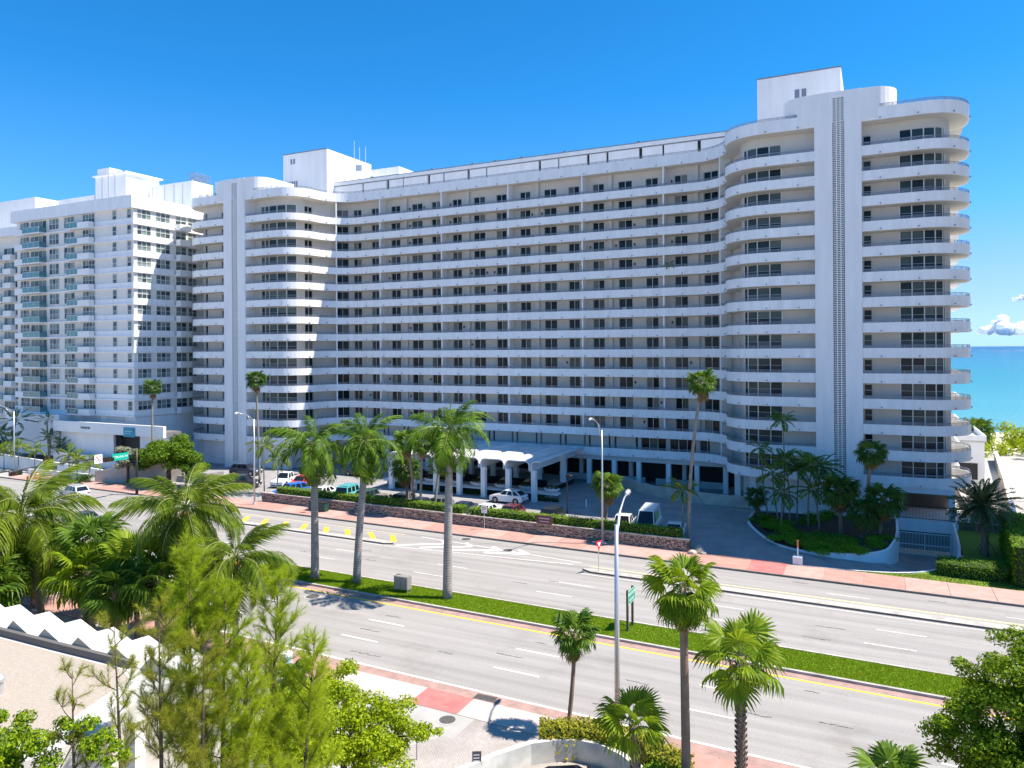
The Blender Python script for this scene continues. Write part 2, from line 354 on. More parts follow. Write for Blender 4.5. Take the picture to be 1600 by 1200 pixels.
# chevron area
ch = bpy.data.objects.new('chevron_marking', None); col.objects.link(ch); ch['kind'] = 'structure'
for tipu, tipv, bu, bv, uu in ((-37.9,62.0,-42.0,59.5,-38.9),(-35.1,62.25,-39.4,59.7,-36.2),(-31.9,62.2,-36.2,60.3,-33.2),(-29.0,62.25,-33.0,60.9,-30.4)):
    mb = MB()
    for (a, c) in (((bu,bv),(tipu,tipv)), ((uu,63.1),(tipu,tipv))):
        p, q = Vector(R(*a)), Vector(R(*c)); d = (q-p).normalized(); n = Vector((-d.y, d.x))*.19
        mb.poly([(*(p-n),.008),(*(q-n),.008),(*(q+n),.008),(*(p+n),.008)] if a[1] < 63 else [(*(p-n),.0085),(*(q-n),.0085),(*(q+n),.0085),(*(p+n),.0085)])
    mb.build('chevron', M['paintw'], ch)
mb = MB()
for a, c in (((-42,59.05),(-24.0,60.9)), ((-41.5,63.2),(-23.5,61.7))):
    p, q = Vector(R(*a)), Vector(R(*c)); d = (q-p).normalized(); n = Vector((-d.y, d.x))*.09
    mb.poly([(*(p-n),.0125),(*(q-n),.0125),(*(q+n),.0125),(*(p+n),.0125)])
mb.build('border_line', M['paintwf'], ch)
# yellow hatch bars on the left
hb = bpy.data.objects.new('yellow_hatch_marking', None); col.objects.link(hb); hb['kind'] = 'structure'
for f, n_ in zip([(-64.6,63.0),(-61.7,63.0),(-58.8,62.95),(-56.0,62.9),(-53.0,62.8),(-50.4,62.95),(-47.4,62.85),(-44.6,62.9)], [(-63.2,60.8),(-60.4,60.8),(-57.3,60.75),(-54.7,60.7),(-51.6,60.85),(-48.8,61.0),(-45.4,60.85),(-42.9,60.75)]):
    mb = MB(); k = .016*(f[0]+20); fu, fv = f; nu, nv = n_
    mb.poly([(nu-.33,nv,.008),(nu+.33,nv,.008),(fu+.33,fv,.008),(fu-.33,fv,.008)]); mb.build('hatch_bar', M['painty'], hb)
mb = MB(); rquad(mb, -75, -43.5, 63.15, 63.28, .008); mb.build('faded_border_line', M['paintyf'], hb)
# raised separators
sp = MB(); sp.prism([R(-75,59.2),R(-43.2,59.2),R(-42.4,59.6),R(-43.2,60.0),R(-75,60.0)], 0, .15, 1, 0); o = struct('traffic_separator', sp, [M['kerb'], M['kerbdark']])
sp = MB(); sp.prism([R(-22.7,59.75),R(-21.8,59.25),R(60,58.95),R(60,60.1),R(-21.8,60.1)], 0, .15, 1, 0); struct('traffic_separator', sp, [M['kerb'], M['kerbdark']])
# median
md = MB(); md.sweep([R(*p) for p in [(UR,46.43),(-47.5,46.43)]+[(-47.5+1.62*math.cos(math.radians(a)),48.06+1.62*math.sin(math.radians(a))) for a in range(-80,-281,-20)]+[(-47.5,49.71),(UR,49.71)]][::-1], [(-.1,0),(.1,0),(.1,.15),(-.1,.15)]); struct('median_kerb', md, M['kerb'])
md = MB(); rquad(md, -47.8, UR, 46.5, 49.65, .10, 0, 20); rquad(md, -48.9, -47.8, 46.95, 49.2, .10); struct('median_lawn', md, M['lawn'])
def grass_patch(name, pts_fn, n, z, h, m, label=None):
    P = pts_fn(n); a = np.random.rand(n)*2*PI; hh = h*(.5+np.random.rand(n)); w = .012+.014*np.random.rand(n)
    lean = .5*h*(np.random.rand(n,2)-.5)*2
    V = np.zeros((n,3,3)); V[:,0,0] = P[:,0]-w*np.cos(a); V[:,0,1] = P[:,1]-w*np.sin(a); V[:,1,0] = P[:,0]+w*np.cos(a); V[:,1,1] = P[:,1]+w*np.sin(a)
    V[:,2,0] = P[:,0]+lean[:,0]; V[:,2,1] = P[:,1]+lean[:,1]; V[:,:2,2] = z; V[:,2,2] = z+hh
    me = tri_mesh(name, V.reshape(-1,3), np.arange(n*3).reshape(-1,3), m); o = link(name, me); o['kind'] = 'stuff'; return o
def tri_mesh(name, V, F, m, mi=None):
    me = bpy.data.meshes.new(name); k = F.shape[1]
    me.vertices.add(len(V)); me.vertices.foreach_set('co', V.astype(np.float32).ravel())
    me.loops.add(F.size); me.loops.foreach_set('vertex_index', F.astype(np.int32).ravel())
    me.polygons.add(len(F)); me.polygons.foreach_set('loop_start', np.arange(0, F.size, k, dtype=np.int32)); me.polygons.foreach_set('loop_total', np.full(len(F), k, dtype=np.int32))
    for mm in (m if isinstance(m, list) else [m]): me.materials.append(mm)
    if mi is not None: me.polygons.foreach_set('material_index', mi.astype(np.int32))
    me.update(calc_edges=True); return me
M['grass'] = leafmat('lawn_grass', (.11,.22,.007), (.30,.42,.014), .3, .6)
def medpts(n):
    u = -48.6+56.5*np.random.rand(n); v = 46.58+3.0*np.random.rand(n); return np.stack([u, v-.016*(u+20)], 1)
grass_patch('grass', medpts, 130000, .10, .085, M['grass'])
# far pavement: pale pink slabs
fs = MB(); rbox(fs, UL, UR, 65.2, 65.38, 0, .15, 0); o = struct('kerb', fs, M['kerbdark'])
fs = MB(); rbox(fs, UL, UR, 65.38, 69.05, -.02, .10, 0); far_side = struct('pavement', fs, M['greyc'])
random.seed(3); u = -118.0
pm = ['pink2','pink','pink2','pink','pink','pink2']
i = 0
while u < 16:
    w = 3.0; mb = MB(); mm = pm[(i*7+i//3) % 6]
    if -11.5 < u < -7.5: mm = 'redc'
    elif -7.5 < u < -5.5: mm = 'pink2'
    elif -5.5 < u < -0.5: mm = 'pink'
    elif -0.5 < u: mm = 'pink2'
    dz = random.uniform(-.006,.006)
    rbox(mb, u+.02, u+w-.02, 65.40, 69.0, .08, .135+dz, 0); mb.build('panel', M[mm], far_side); u += w; i += 1
# near pavement
ns = MB(); rbox(ns, UL, UR, 33.35, 35.28, -.02, .0, 0); near_side = struct('pavement', ns, M['greyc'])
edges = [-60,-56,-52,-48,-44,-40,-36,-32,-28.1,-25.4,-22.7,-19.7,-17.6,-15.4,-13.2,-11,-8.8,-6.6,-4.4,-2.2,0,3,6,9,12]
for a, c in zip(edges[:-1], edges[1:]):
    mid = (a+c)/2; mm = 'pink' if mid < -28.1 else 'creamc' if mid < -22.7 else 'redc' if mid < -19.7 else 'creamc' if mid < -13.2 else 'pink'
    mb = MB(); rbox(mb, a+.015, c-.015, 33.38, 35.26, -.01, .012+random.uniform(0,.006)); mb.build('panel', M[mm], near_side)
# paved forecourt in front (near side)
pv = MB(); rquad(pv, -23.5, 40, 5, 33.36, .0, 0); struct('forecourt', pv, M['paver'])
pv = MB(); rquad(pv, -27, -18.6, 31.2, 33.34, .006, 0); pv.poly([(*R(-27,31.2),.0065),(*R(-22.4,26),.0065),(*R(-19.2,31.2),.0065)]); struct('concrete_apron', pv, M['greyc'])
# parking court on the far side
lot = MB(); lot.poly([(-118,68.9,.02),(-16,68.9,.02),(-16,99.6,.02),(-118,99.6,.02)]); struct('parking_court', lot, M['lotpaver'])
dv = MB(); dv.poly([(-16,68.9,.024),(-6.0,68.9,.024),(-6.0,73.4,.024),(-8.9,75.4,.024),(-11.2,79.6,.024),(-12.6,83.5,.024),(-12.6,89.2,.024),(-16,89.2,.024)]); struct('driveway', dv, M['lotpaver'])
# sloping ramp down to the garage gate
st = [((-6.0,68.9),(-6.0,73.4),.02),((-1.5,69.3),(-2.0,73.2),-.15),((2.0,70.3),(.6,74.8),-.5),((4.8,73.0),(1.4,77.5),-1.2),((6.6,78.0),(1.9,82.0),-2.0),((7.0,88.9),(2.0,88.9),-2.9)]
rp = MB()
for (o0,i0,z0),(o1,i1,z1) in zip(st[:-1], st[1:]): rp.quad((*o0,z0),(*o1,z1),(*i1,z1),(*i0,z0))
struct('garage_ramp', rp, M['lotpaver'])
rw = MB()
def lipwall(pts, zt, t=.22):
    nr = normals([p[0] for p in pts]); prof = []
    k = len(pts); o = len(rw.v)
    for ((x,y),zb,zz),(nx,ny) in zip(pts, nr):
        rw.v.extend([(x,y,zb-.3),(x+nx*t,y+ny*t,zb-.3),(x+nx*t,y+ny*t,zz),(x,y,zz)])
    for i in range(k-1):
        for j in range(4): rw.f.append((o+i*4+j,o+(i+1)*4+j,o+(i+1)*4+(j+1)%4,o+i*4+(j+1)%4)); rw.m.append(0)
    rw.f.append((o,o+1,o+2,o+3)); rw.m.append(0); q = o+(k-1)*4; rw.f.append((q+3,q+2,q+1,q)); rw.m.append(0)
inner = [((-12.6,87.5),0,.45),((-12.6,83.5),0,.30),((-11.2,79.6),0,.16),((-8.9,75.4),0,.14),((-6.0,73.4),0,.22),((-2.0,73.2),-.15,.45),((.6,74.8),-.5,.62),((1.4,77.5),-1.2,.72),((1.9,82.0),-2.0,.8),((2.0,88.7),-2.9,.8)]
def dens(pts, n=4):
    out = []
    for i in range(len(pts)-1):
        p0 = pts[max(i-1,0)]; p1 = pts[i]; p2 = pts[i+1]; p3 = pts[min(i+2,len(pts)-1)]
        for j in range(n):
            t = j/n
            def cr(a,b,c,d): return .5*((2*b)+(-a+c)*t+(2*a-5*b+4*c-d)*t*t+(-a+3*b-3*c+d)*t**3)
            out.append(((cr(p0[0][0],p1[0][0],p2[0][0],p3[0][0]),cr(p0[0][1],p1[0][1],p2[0][1],p3[0][1])),cr(p0[1],p1[1],p2[1],p3[1]),cr(p0[2],p1[2],p2[2],p3[2])))
    out.append(pts[-1]); return out
lipwall(dens(inner), 0)
tag(rw.build('planter_wall', M['white2']), 'curved white planter wall sweeping beside the garage ramp', 'wall')
rw = MB(); lipwall([(p,z,zz) for p,z,zz in dens([((-5.4,68.75),0,.10),((-1.5,69.1),-.15,.10),((2.2,70.1),-.5,.12),((5.0,72.8),-1.2,.14),((6.8,77.9),-2.0,.2),((7.2,88.7),-2.9,.8)])], 0, .2)
tag(rw.build('ramp_wall', M['white2']), 'thin white kerb wall along the lawn side of the garage ramp', 'wall')
# planted bed and lawns by the ramp
bd = MB(); bd.poly([(-12.5,88.9,.14),(-12.5,83.5,.14),(-11.0,79.7,.08),(-8.7,75.6,.08),(-5.9,73.7,.12),(-2.0,73.5,.3),(.5,75.0,.5),(1.2,77.6,.6),(1.7,82.0,.7),(1.8,88.9,.7)]); struct('planting_bed', bd, M['soil'])
lw = MB(); lw.poly([(-5.4,68.8,.06),(16,68.4,.06),(16,89.2,.06),(7.3,89.2,.06),(7.0,78,.06),(5.2,72.8,.06),(2.4,70.0,.06),(-1.5,69.0,.06)]); struct('lawn', lw, M['lawn'])
def lawnpts(n):
    out = []
    while len(out) < n:
        u = random.uniform(-5,12); v = random.uniform(68.9-.016*(u+20)+.3, 73)
        if v > 69.1 + max(0,(u+1.5))*.28 and u < 5: continue
        out.append((u,v))
    return np.array(out)
M['drygrass'] = leafmat('dry_lawn_grass', (.12,.17,.02), (.22,.24,.05), .3, .6)
grass_patch('grass', lawnpts, 9000, .06, .08, M['drygrass'])
# tar-sealed marks on the roadway
tar = MB(); random.seed(11)
for (u0,v0,L) in [(-31.5,43.7,1.3),(-31.6,40.9,1.6),(-24.7,39.9,.8),(-21.3,41.2,1.7),(-19.8,43.8,.6),(-12.9,41.0,1.2),(-13.6,37.6,.9),(-8.1,42.9,1.2),(-6.4,40.0,1.4),(-2.6,40.6,1.4),(-1.2,38.0,1.2),(-3.6,44.0,.7),(-36,51.7,1.2),(-34.2,57.3,1),(-26.6,54.4,1.1),(-44,57,1.2),(-20.5,51.3,1.3),(-24,55.9,1.2),(-4.4,52.2,1.6),(-3.7,54.6,1.8),(-41.5,54.6,.9),(-12,57.6,1),(-6,63.9,1.1),(-49,54.3,.9),(3.6,63.5,1.1),(-29.8,37.6,2.2)]:
    x = u0
    while x < u0+L:
        w = random.uniform(.15,.32); y = v0+random.uniform(-.05,.05); a = random.uniform(-.05,.12)
        tar.obox((x,y), w, random.uniform(.05,.1), .001, .0055, a-.03); x += w*.95
struct('tar_patch_marking', tar, mat('tar', (.09,.085,.08), .8))
# long cracks
tar = MB()
for a, c in (((-33,64.9),(-36.3,62.4)),):
    p, q = Vector(a), Vector(c)
    for i in range(8):
        s0 = p.lerp(q, i/8)+Vector((random.uniform(-.08,.08),random.uniform(-.05,.05))); s1 = p.lerp(q, (i+1)/8); d = (s1-s0).normalized(); n = Vector((-d.y,d.x))*.03
        tar.poly([(*(s0-n),.006),(*(s1-n),.006),(*(s1+n),.006),(*(s0+n),.006)])
struct('crack_marking', tar, mat('tar_line', (.10,.09,.085), .8))
# manholes and drain
def manhole(u, v, r, label, z=.012):
    t = thing('manhole_cover', label, 'manhole', (u,v,z))
    mb = MB(); mb.lathe([(r,0),(r,.012),(r*.93,.016)], n=24); mb.build('cover', mat('cast_iron', (.09,.085,.08), .7, .3, 6), t)
    mb = MB(); mb.lathe([(r*1.35,-.006),(r*1.35,.004)], n=24); mb.build('collar', M['greyc'], t)
manhole(-19.83,32.68,.42,'round dark manhole cover on the grey concrete apron')
manhole(-31.3,62.7,.45,'round dark manhole cover among the white chevrons')
manhole(-36.9,64.6,.5,'oval looking manhole cover in the far lane beside the kerb')
manhole(-39.1,44.6,.5,'manhole cover with a dark ring at the edge of the big palm shadow')
t = thing('storm_drain', 'black iron storm drain grate set in the pink gutter', 'drain', (-19.2,35.62,.01))
mb = MB(); mb.box(-.62,.62,-.3,.3,-.01,.012); mb.build('frame', M['kerbdark'], t)
for i in range(12):
    mb = MB(); mb.box(-.55+i*.1,-.51+i*.1,-.25,.25,.012,.03); mb.build('bar', M['black'], t)
# ------------------------------------------------------------------ the long white apartment building
BT = lambda k: 19 + (7.954-k)*2.74 if k >= 0 else 44.80       # top of the parapet band of level k
BB = lambda k: BT(k) - (1.07 if k >= 0 else 1.37)            # underside of the band
FL = lambda k: BB(k) + .2
condo = thing('apartment_building', 'long white high-rise with wavy balcony bands and two tall blank stair pylons', 'building', (-48.75, 99, 0), world_children=True)
C0 = Vector((-48.75, 99, 0))
def cpart(name, me, z=0, xy=(0,0)):
    return link(name, me, condo, (xy[0]-C0.x, xy[1]-C0.y, z))
centre = ([(-91.7,89)] + arc(-85.75,93.75,4.75,-90,0,12) + arc(-76.25,93.75,4.75,180,90,12)[1:] + [(-60,98.5),(-37,98.5)] +
          arc(-21.25,93.75,4.75,90,0,12) + arc(-11.75,93.75,4.75,180,270,12)[1:] + [(-6.0,89)])
rstub_wall = [(-1.25,89)] + arc(4.45,93.75,4.75,-90,0,14) + [(9.2,108)]
rstub = [(-1.25,89)] + arc(4.45,93.75,4.75,-90,0,14) + [(9.2,95.4)] + arc(6.8,95.4,2.4,0,82,8)[1:]
lstub = [(-106.7,108)] + arc(-101.95,93.75,4.75,180,270,14) + [(-96.25,89)]
def plen(p): return sum(math.dist(a,b) for a,b in zip(p[:-1],p[1:]))
def at(p, s):
    for a, b in zip(p[:-1], p[1:]):
        L = math.dist(a,b)
        if s <= L+1e-9: t = max(0,s/L); return (a[0]+(b[0]-a[0])*t, a[1]+(b[1]-a[1])*t)
        s -= L
    return p[-1]
def sub(p, s0, s1):
    out = [at(p, s0)]; acc = 0
    for a, b in zip(p[:-1], p[1:]):
        acc += math.dist(a,b)
        if s0+.02 < acc < s1-.02: out.append(b)
    out.append(at(p, s1)); return out
def s_of(p, xy):
    best = (1e9,0); acc = 0
    for a, b in zip(p[:-1], p[1:]):
        L = math.dist(a,b); t = ((xy[0]-a[0])*(b[0]-a[0])+(xy[1]-a[1])*(b[1]-a[1]))/(L*L); t = min(1,max(0,t))
        q = (a[0]+(b[0]-a[0])*t, a[1]+(b[1]-a[1])*t); d = math.dist(q,xy)
        if d < best[0]: best = (d, acc+t*L)
        acc += L
    return best[1]
def band_meshes(path, h):
    SLABW = 2.1
    mb = MB(); mb.sweep(path, [(0,0),(.16,0),(.16,h),(0,h)]); par = mb.mesh('balcony_band', M['bandwhite'])
    mb = MB(); mb.sweep(path, [(.16,.003),(SLABW,.003),(SLABW,.2),(.16,.2)]); slab = mb.mesh('floor_slab', M['soffit'])
    mb = MB(); rp = offset(path, .08); mb.sweep(rp, [(-.025,.28),(.025,.28),(.025,.33),(-.025,.33)]); [mb.sweep(rp, [(-.012,q_),(.012,q_),(.012,q_+.028),(-.012,q_+.028)]) for q_ in (.05,.125,.20)]
    L = plen(rp); n = int(L/.95)
    for i in range(n+1):
        x, y = at(rp, .03+(L-.06)*i/n); mb.obox((x,y), .045, .045, 0, .29)
    rail = mb.mesh('railing', M['rail'])
    mb = MB(); n = int(L/3.4); nr = offset(path, -.06)
    for i in range(n):
        x, y = at(nr, L*(i+.5)/n); mb.obox((x,y), .13, .2, .12, .25)
    sp = mb.mesh('drain_spout', M['rail'])
    return par, slab, rail, sp
for path in (centre, rstub, lstub):
    for h, ks in ((1.07, range(0,14)), (1.37, (-1,))):
        par, slab, rail, sp = band_meshes(path, h)
        for k in ks:
            b = cpart('balcony_band', par, BB(k)); cpart('floor_slab', slab, BB(k))
            r = sublink('railing', rail, b, (0,0,h)); q = sublink('drain_spout', sp, b); q['kind'] = 'stuff'
# walls with openings
wc = offset(centre, 1.85); wr = offset(rstub_wall, 1.85); wl_ = offset(lstub, 1.85)
MW = [(-79.15,-76.82),(-74.92,-73.5),(-71.0,-69.24),(-66.95,-64.94),(-63.19,-61.6),(-59.36,-57.75),(-55.58,-53.62),(-51.64,-49.95),(-47.65,-46.0),(-43.73,-41.79),(-39.89,-38.25),(-36.18,-34.5),(-32.37,-30.4),(-28.44,-26.73),(-24.43,-22.69),(-20.47,-18.51)]
def so(p, a, b): s0, s1 = s_of(p, a), s_of(p, b); return (min(s0,s1), max(s0,s1))
main_open = [so(wc, (a,100.35), (b,100.35)) for a, b in MW]
main_open[0] = so(wc, (-80.6,98.2), (-79.2,99.7)); main_open.insert(1, so(wc, (-78.4,100.2), (-77.0,100.35)))
main_open[-1] = so(wc, (-20.5,100.3), (-18.6,99.6))
lbay = (s_of(wc,(-89.9,90.85)), s_of(wc,(-83.5,92.0))); rbay = (s_of(wc,(-14.0,92.0)), s_of(wc,(-9.7,90.85)))
lw1 = so(wc, (-82.85,93.4), (-82.7,95.0)); lw1 = (lw1[0]-.2, lw1[0]+1.5)
SMALL, SILL = [], []
def wall_mesh(path, opens, H, head=2.5, sills=(), t=.25, m='cream'):
    mb = MB(); L = plen(path); s = 0
    for a, b in sorted(opens):
        if a > s: mb.sweep(sub(path, s, a), [(0,0),(t,0),(t,H),(0,H)])
        if H > head: mb.sweep(sub(path, a, b), [(0,head),(t,head),(t,H),(0,H)])
        s = b
    for a, b in sills:
        pass
    if s < L: mb.sweep(sub(path, s, L), [(0,0),(t,0),(t,H),(0,H)])
    return mb
steps = [-67.81,-56.34,-44.61,-33.33,-21.27]
opens_c = [lbay, lw1] + main_open + [rbay]
def add_steps(mb, H):
    for u in steps: mb.box(u-.45, u, 100.0, 100.34, 0, H); mb.box(u, u+.12, 100.0, 100.34, 0, H, 1)
for H, ks in ((2.54, range(1,13)), (3.51, (0,))):
    mb = wall_mesh(wc, opens_c, H); add_steps(mb, H); me = mb.mesh('wall', [M['cream'], M['frame']])
    for k in ks: cpart('wall', me, FL(k))
rs1 = so(wr, (-1.15,90.85), (-.35,90.85)); rs2 = (s_of(wr,(2.4,90.85)), s_of(wr,(6.75,91.9)))
ls2 = so(wl_, (-103.9,91.6), (-102.0,90.85)); ls1 = so(wl_, (-98.85,90.85), (-98.1,90.85))
for path, opens in ((wr,[rs1,rs2]), (wl_,[ls1,ls2])):
    for H, ks in ((2.54, range(1,14)), (3.51, (0,))):
        mb = wall_mesh(path, opens, H, head=2.54)
        for a, b in opens:
            if b-a < 1.2: mb.sweep(sub(path, a, b), [(0,0),(.25,0),(.25,1.05),(0,1.05)]); mb.sweep(sub(path, a, b), [(0,2.35),(.25,2.35),(.25,2.539),(0,2.539)])
        me = mb.mesh('wall', M['cream'])
        for k in ks: cpart('wall', me, FL(k))
mb = wall_mesh(wc, [lbay, rbay], 2.54)
# windows -----------------------------------------------------------
mb = MB(); mb.quad((0,0,0),(1,0,0),(1,0,1),(0,0,1)); PANE = mb.mesh('pane', M['glass'])
mb = MB(); mb.quad((0,0,0),(1,0,0),(1,0,1),(0,0,1)); PANEB = mb.mesh('pane', M['glassbay'])
def rect_frame(w, h, nx=2, ny=1, t=.055, mid=.07):
    mb = MB(); y0, y1 = .0, .09
    mb.box(0,t,y0,y1,0,h); mb.box(w-t,w,y0,y1,0,h); mb.box(t,w-t,y0,y1,0,t); mb.box(t,w-t,y0,y1,h-t,h)
    for i in range(1,nx): x = w*i/nx; mb.box(x-mid/2,x+mid/2,y0-.02,y1-.01,t,h-t, 1)
    for i in range(1,ny): z = h*i/ny; mb.box(t,w-t,y0+.01,y1-.01,z-t/2,z+t/2)
    return mb.mesh('window', [M['frame'], M['framew']])
def set_window(name, a, b, me, w, h, z, nx, label=None, parent=None, pane=None, inset=.12, base=None):
    base = base or C0
    d = Vector((b[0]-a[0], b[1]-a[1])); rz = math.atan2(d.y, d.x); n = Vector((-d.y, d.x)).normalized()*inset
    o = link(name, me, parent or condo, (a[0]+n.x-base.x, a[1]+n.y-base.y, z), (0,0,rz))
    for i in range(nx):
        p = link('pane', pane or PANE, o, (w*i/nx, .06, 0), None, (w/nx, 1, h))
    return o
for (s0, s1) in main_open:
    a, b = at(wc, s0), at(wc, s1); w = math.dist(a, b); me = rect_frame(w, 2.5)
    for k in range(0,13): set_window('window', a, b, me, w, 2.5, FL(k), 2)
a, b = at(wc, lw1[0]), at(wc, lw1[1]); w = math.dist(a,b); me = rect_frame(w, 2.5)
for k in range(0,13): set_window('window', a, b, me, w, 2.5, FL(k), 2)
for p, (s0, s1), ks in ((wr, rs1, range(0,13)), (wl_, ls1, range(0,14))):
    a, b = at(p, s0), at(p, s1); w = math.dist(a,b); me = rect_frame(w, 1.3, 1, 2)
    for k in ks: set_window('small_window', a, b, me, w, 1.3, FL(k)+1.05, 1)
def bay(path, s0, s1, splits, h, z0, ks, rows=3):
    pts = [at(path, s0+(s1-s0)*f) for f in splits]
    mb = MB(); nr = Vector((0,0))
    for p in pts: mb.obox(p, .11, .16, z0, z0+h, 0, 1)
    for p, q in zip(pts[:-1], pts[1:]):
        for r in range(rows+1):
            z = z0+h*r/rows; mb.beam((*p, min(max(z,z0+.03),z0+h-.03)), (*q, min(max(z,z0+.03),z0+h-.03)), .09, .055 if r in (0,rows) else .035)
    fr = mb.mesh('bay_window', [M['frame'], M['framew']])
    panes = []
    for p, q in zip(pts[:-1], pts[1:]):
        d = Vector((q[0]-p[0], q[1]-p[1])); n = Vector((-d.y,d.x)).normalized()*.03
        for r in range(rows):
            mb = MB(); za, zb = z0+h*r/rows, z0+h*(r+1)/rows; mb.quad((p[0]+n.x,p[1]+n.y,za),(q[0]+n.x,q[1]+n.y,za),(q[0]+n.x,q[1]+n.y,zb),(p[0]+n.x,p[1]+n.y,zb)); panes.append(mb.mesh('pane', M['glassbay']))
    for k in ks:
        o = cpart('bay_window', fr, FL(k))
        for pm_ in panes: sublink('pane', pm_, o)
bay(wc, *lbay, [0,.125,.25,.5,.76,1.0], 2.5, 0, range(0,14))
bay(wc, *rbay, [0,.14,.42,.72,1.0], 2.5, 0, range(0,14))
bay(wr, *rs2, [0,.25,.5,.74,.94,1.0], 2.53, 0, range(0,14))
bay(wl_, *ls2, [0,.4,.62,1.0], 2.53, 0, range(0,14), 1)
# smaller balconies along the south side of the right wing
mb = MB(); mb.box(7.36,8.7,100.2,106,0,.2); mb.box(8.56,8.7,100.2,106,.201,1.07); mb.box(7.36,8.56,100.2,100.34,.201,1.07); mb.box(7.36,8.56,105.86,106,.201,1.07); me = mb.mesh('side_balcony', M['bandwhite'])
for k in range(0,14): cpart('side_balcony', me, BB(k))
# partitions between balconies
for H, ks in ((2.54, range(1,14)), (3.51, (0,))):
    mb = MB(); mb.box(-.1,.1,-.9,.82,0,H); me = mb.mesh('balcony_partition', M['white'])
    for k in ks:
        for u in (-72.11,-60.47,-48.89,-37.22,-25.58):
            if k < 13: cpart('balcony_partition', me, FL(k), (u, 99.62))
        for (x,y,rz) in ((-80.28,97.78,.76),(-17.22,97.78,-.76)):
            o = cpart('balcony_partition', me, FL(k), (x,y)); o.rotation_euler = (0,0,rz)
# mezzanine wall behind band 13
slots = [(-53.26,-52.92),(-52.48,-52.15),(-49.33,-49.01),(-48.53,-48.21),(-45.36,-45.05),(-44.58,-44.27),(-41.52,-41.22),(-40.71,-40.41),(-37.74,-37.5),(-37.01,-36.72),(-34.03,-33.75),(-33.18,-32.85),(-30.1,-29.75)]
slots = [(a-3.9*j, b-3.9*j) for j in (5,4,3,2,1) for a, b in slots[:2] if a-3.9*j > -77] + slots
mezzw = [(-29.29,-25.79),(-25.26,-21.75),(-21.19,-18.3)]
opens = [lbay] + [so(wc,(a,100.35),(b,100.35)) for a, b in slots+mezzw] + [rbay]
mb = wall_mesh(wc, opens, 2.54); cpart('mezzanine_wall', mb.mesh('mezzanine_wall', M['cream']), FL(13))
for a, b in slots:
    me = rect_frame(b-a, 2.5, 1, 1, .03); set_window('slot_window', (a,100.35), (b,100.35), me, b-a, 2.5, FL(13), 1, inset=.14)
for a, b in mezzw:
    me = rect_frame(b-a, 2.5, 3, 1); set_window('window', (a,100.35), (b,100.35), me, b-a, 2.5, FL(13), 3)
# solid core, roof deck
core = offset(wc, .32); outline = [p for p in core]
mb = MB()
mb.prism([(-80.3,116)]+[(x,y) for x,y in core if -82.9 < x < -14.5]+[(-17.2,116)], 4.12, 43.6)
mb.prism([(-105,116),(-105,94),(-103.2,91.4),(-91.9,91.2),(-86,91.3),(-83.6,93.5),(-83.5,96),(-80.35,116)], 0, 43.6)
mb.prism([(7.3,116),(7.3,94),(5.9,91.8),(-5,91.2),(-11.8,91.3),(-14.2,93.5),(-14.1,96),(-17.15,116)], 4.13, 43.6)
mb.box(-14.2,1.9,91.3,116,0,4.12); mb.box(1.9,7.3,96,116,-3,4.1)
cpart('core', mb.mesh('core', [M['cream']]))
mb = MB(); mb.prism([(-105,108)]+offset(lstub,.2)[1:-1]+[(-96.3,89.3)]+[(-91.6,89.3)]+offset(centre,.2)[1:-1]+[(-6.0,89.3),(-1.3,89.3)]+offset(rstub_wall,.2)[1:-1]+[(9.0,108),(9.0,116),(-106.5,116),(-106.5,108)], 43.64, 43.70); cpart('roof_deck', mb.mesh('roof_deck', M['roofgrey']))
# stair pylons
for uc, sgn in ((-3.63,1), (-93.9,1)):
    mb = MB(); a, b = uc-2.37, uc+2.37; s0, s1 = uc-.52, uc+.66
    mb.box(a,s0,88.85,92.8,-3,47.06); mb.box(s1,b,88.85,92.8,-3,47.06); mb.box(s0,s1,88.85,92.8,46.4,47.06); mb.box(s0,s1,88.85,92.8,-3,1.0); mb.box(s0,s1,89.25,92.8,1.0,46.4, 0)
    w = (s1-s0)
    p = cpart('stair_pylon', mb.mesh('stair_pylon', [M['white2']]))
    mb = MB(); mb.box(s0+.002,s1-.002,89.2,89.247,1.0,43.0); sublink('vent_shade_back', mb.mesh('vent_shade_back', mat('grey_vent_shade', (.10,.105,.12), .8)), p)  # grey sheet paints shade behind the louvres; white above, where sunlight comes through
    mb = MB()
    for i in (1,2): x = s0+w*i/3; mb.box(x-.045,x+.045,88.88,89.19,1.0,46.4)
    sublink('vent_mullion', mb.mesh('vent_mullion', M['white']), p)
    mb = MB(); z = 1.05
    while z < 46.3:
        for i in range(3): x = s0+w*i/3; mb.box(x+.045,x+w/3-.045,88.9,89.18,z,z+.085)
        z += .2
    stuff(sublink('vent_louvres', mb.mesh('vent_louvres', M['white']), p))
    # rounded lift overrun behind the pylon top
    st_ = [(uc-5.85+2.6+2.6*math.cos(a), 91.5+2.6*math.sin(a)) for a in [PI+PI*.5*i/8 for i in range(9)]] + [(uc+5.85-2.6+2.6*math.cos(a), 91.5+2.6*math.sin(a)) for a in [-PI/2+PI*.5*i/8 for i in range(9)]] + [(uc+5.85,96.5),(uc-5.85,96.5)]
    mb = MB(); mb.prism(st_, 43.7, 47.02); cpart('lift_overrun', mb.mesh('lift_overrun', M['white2']))
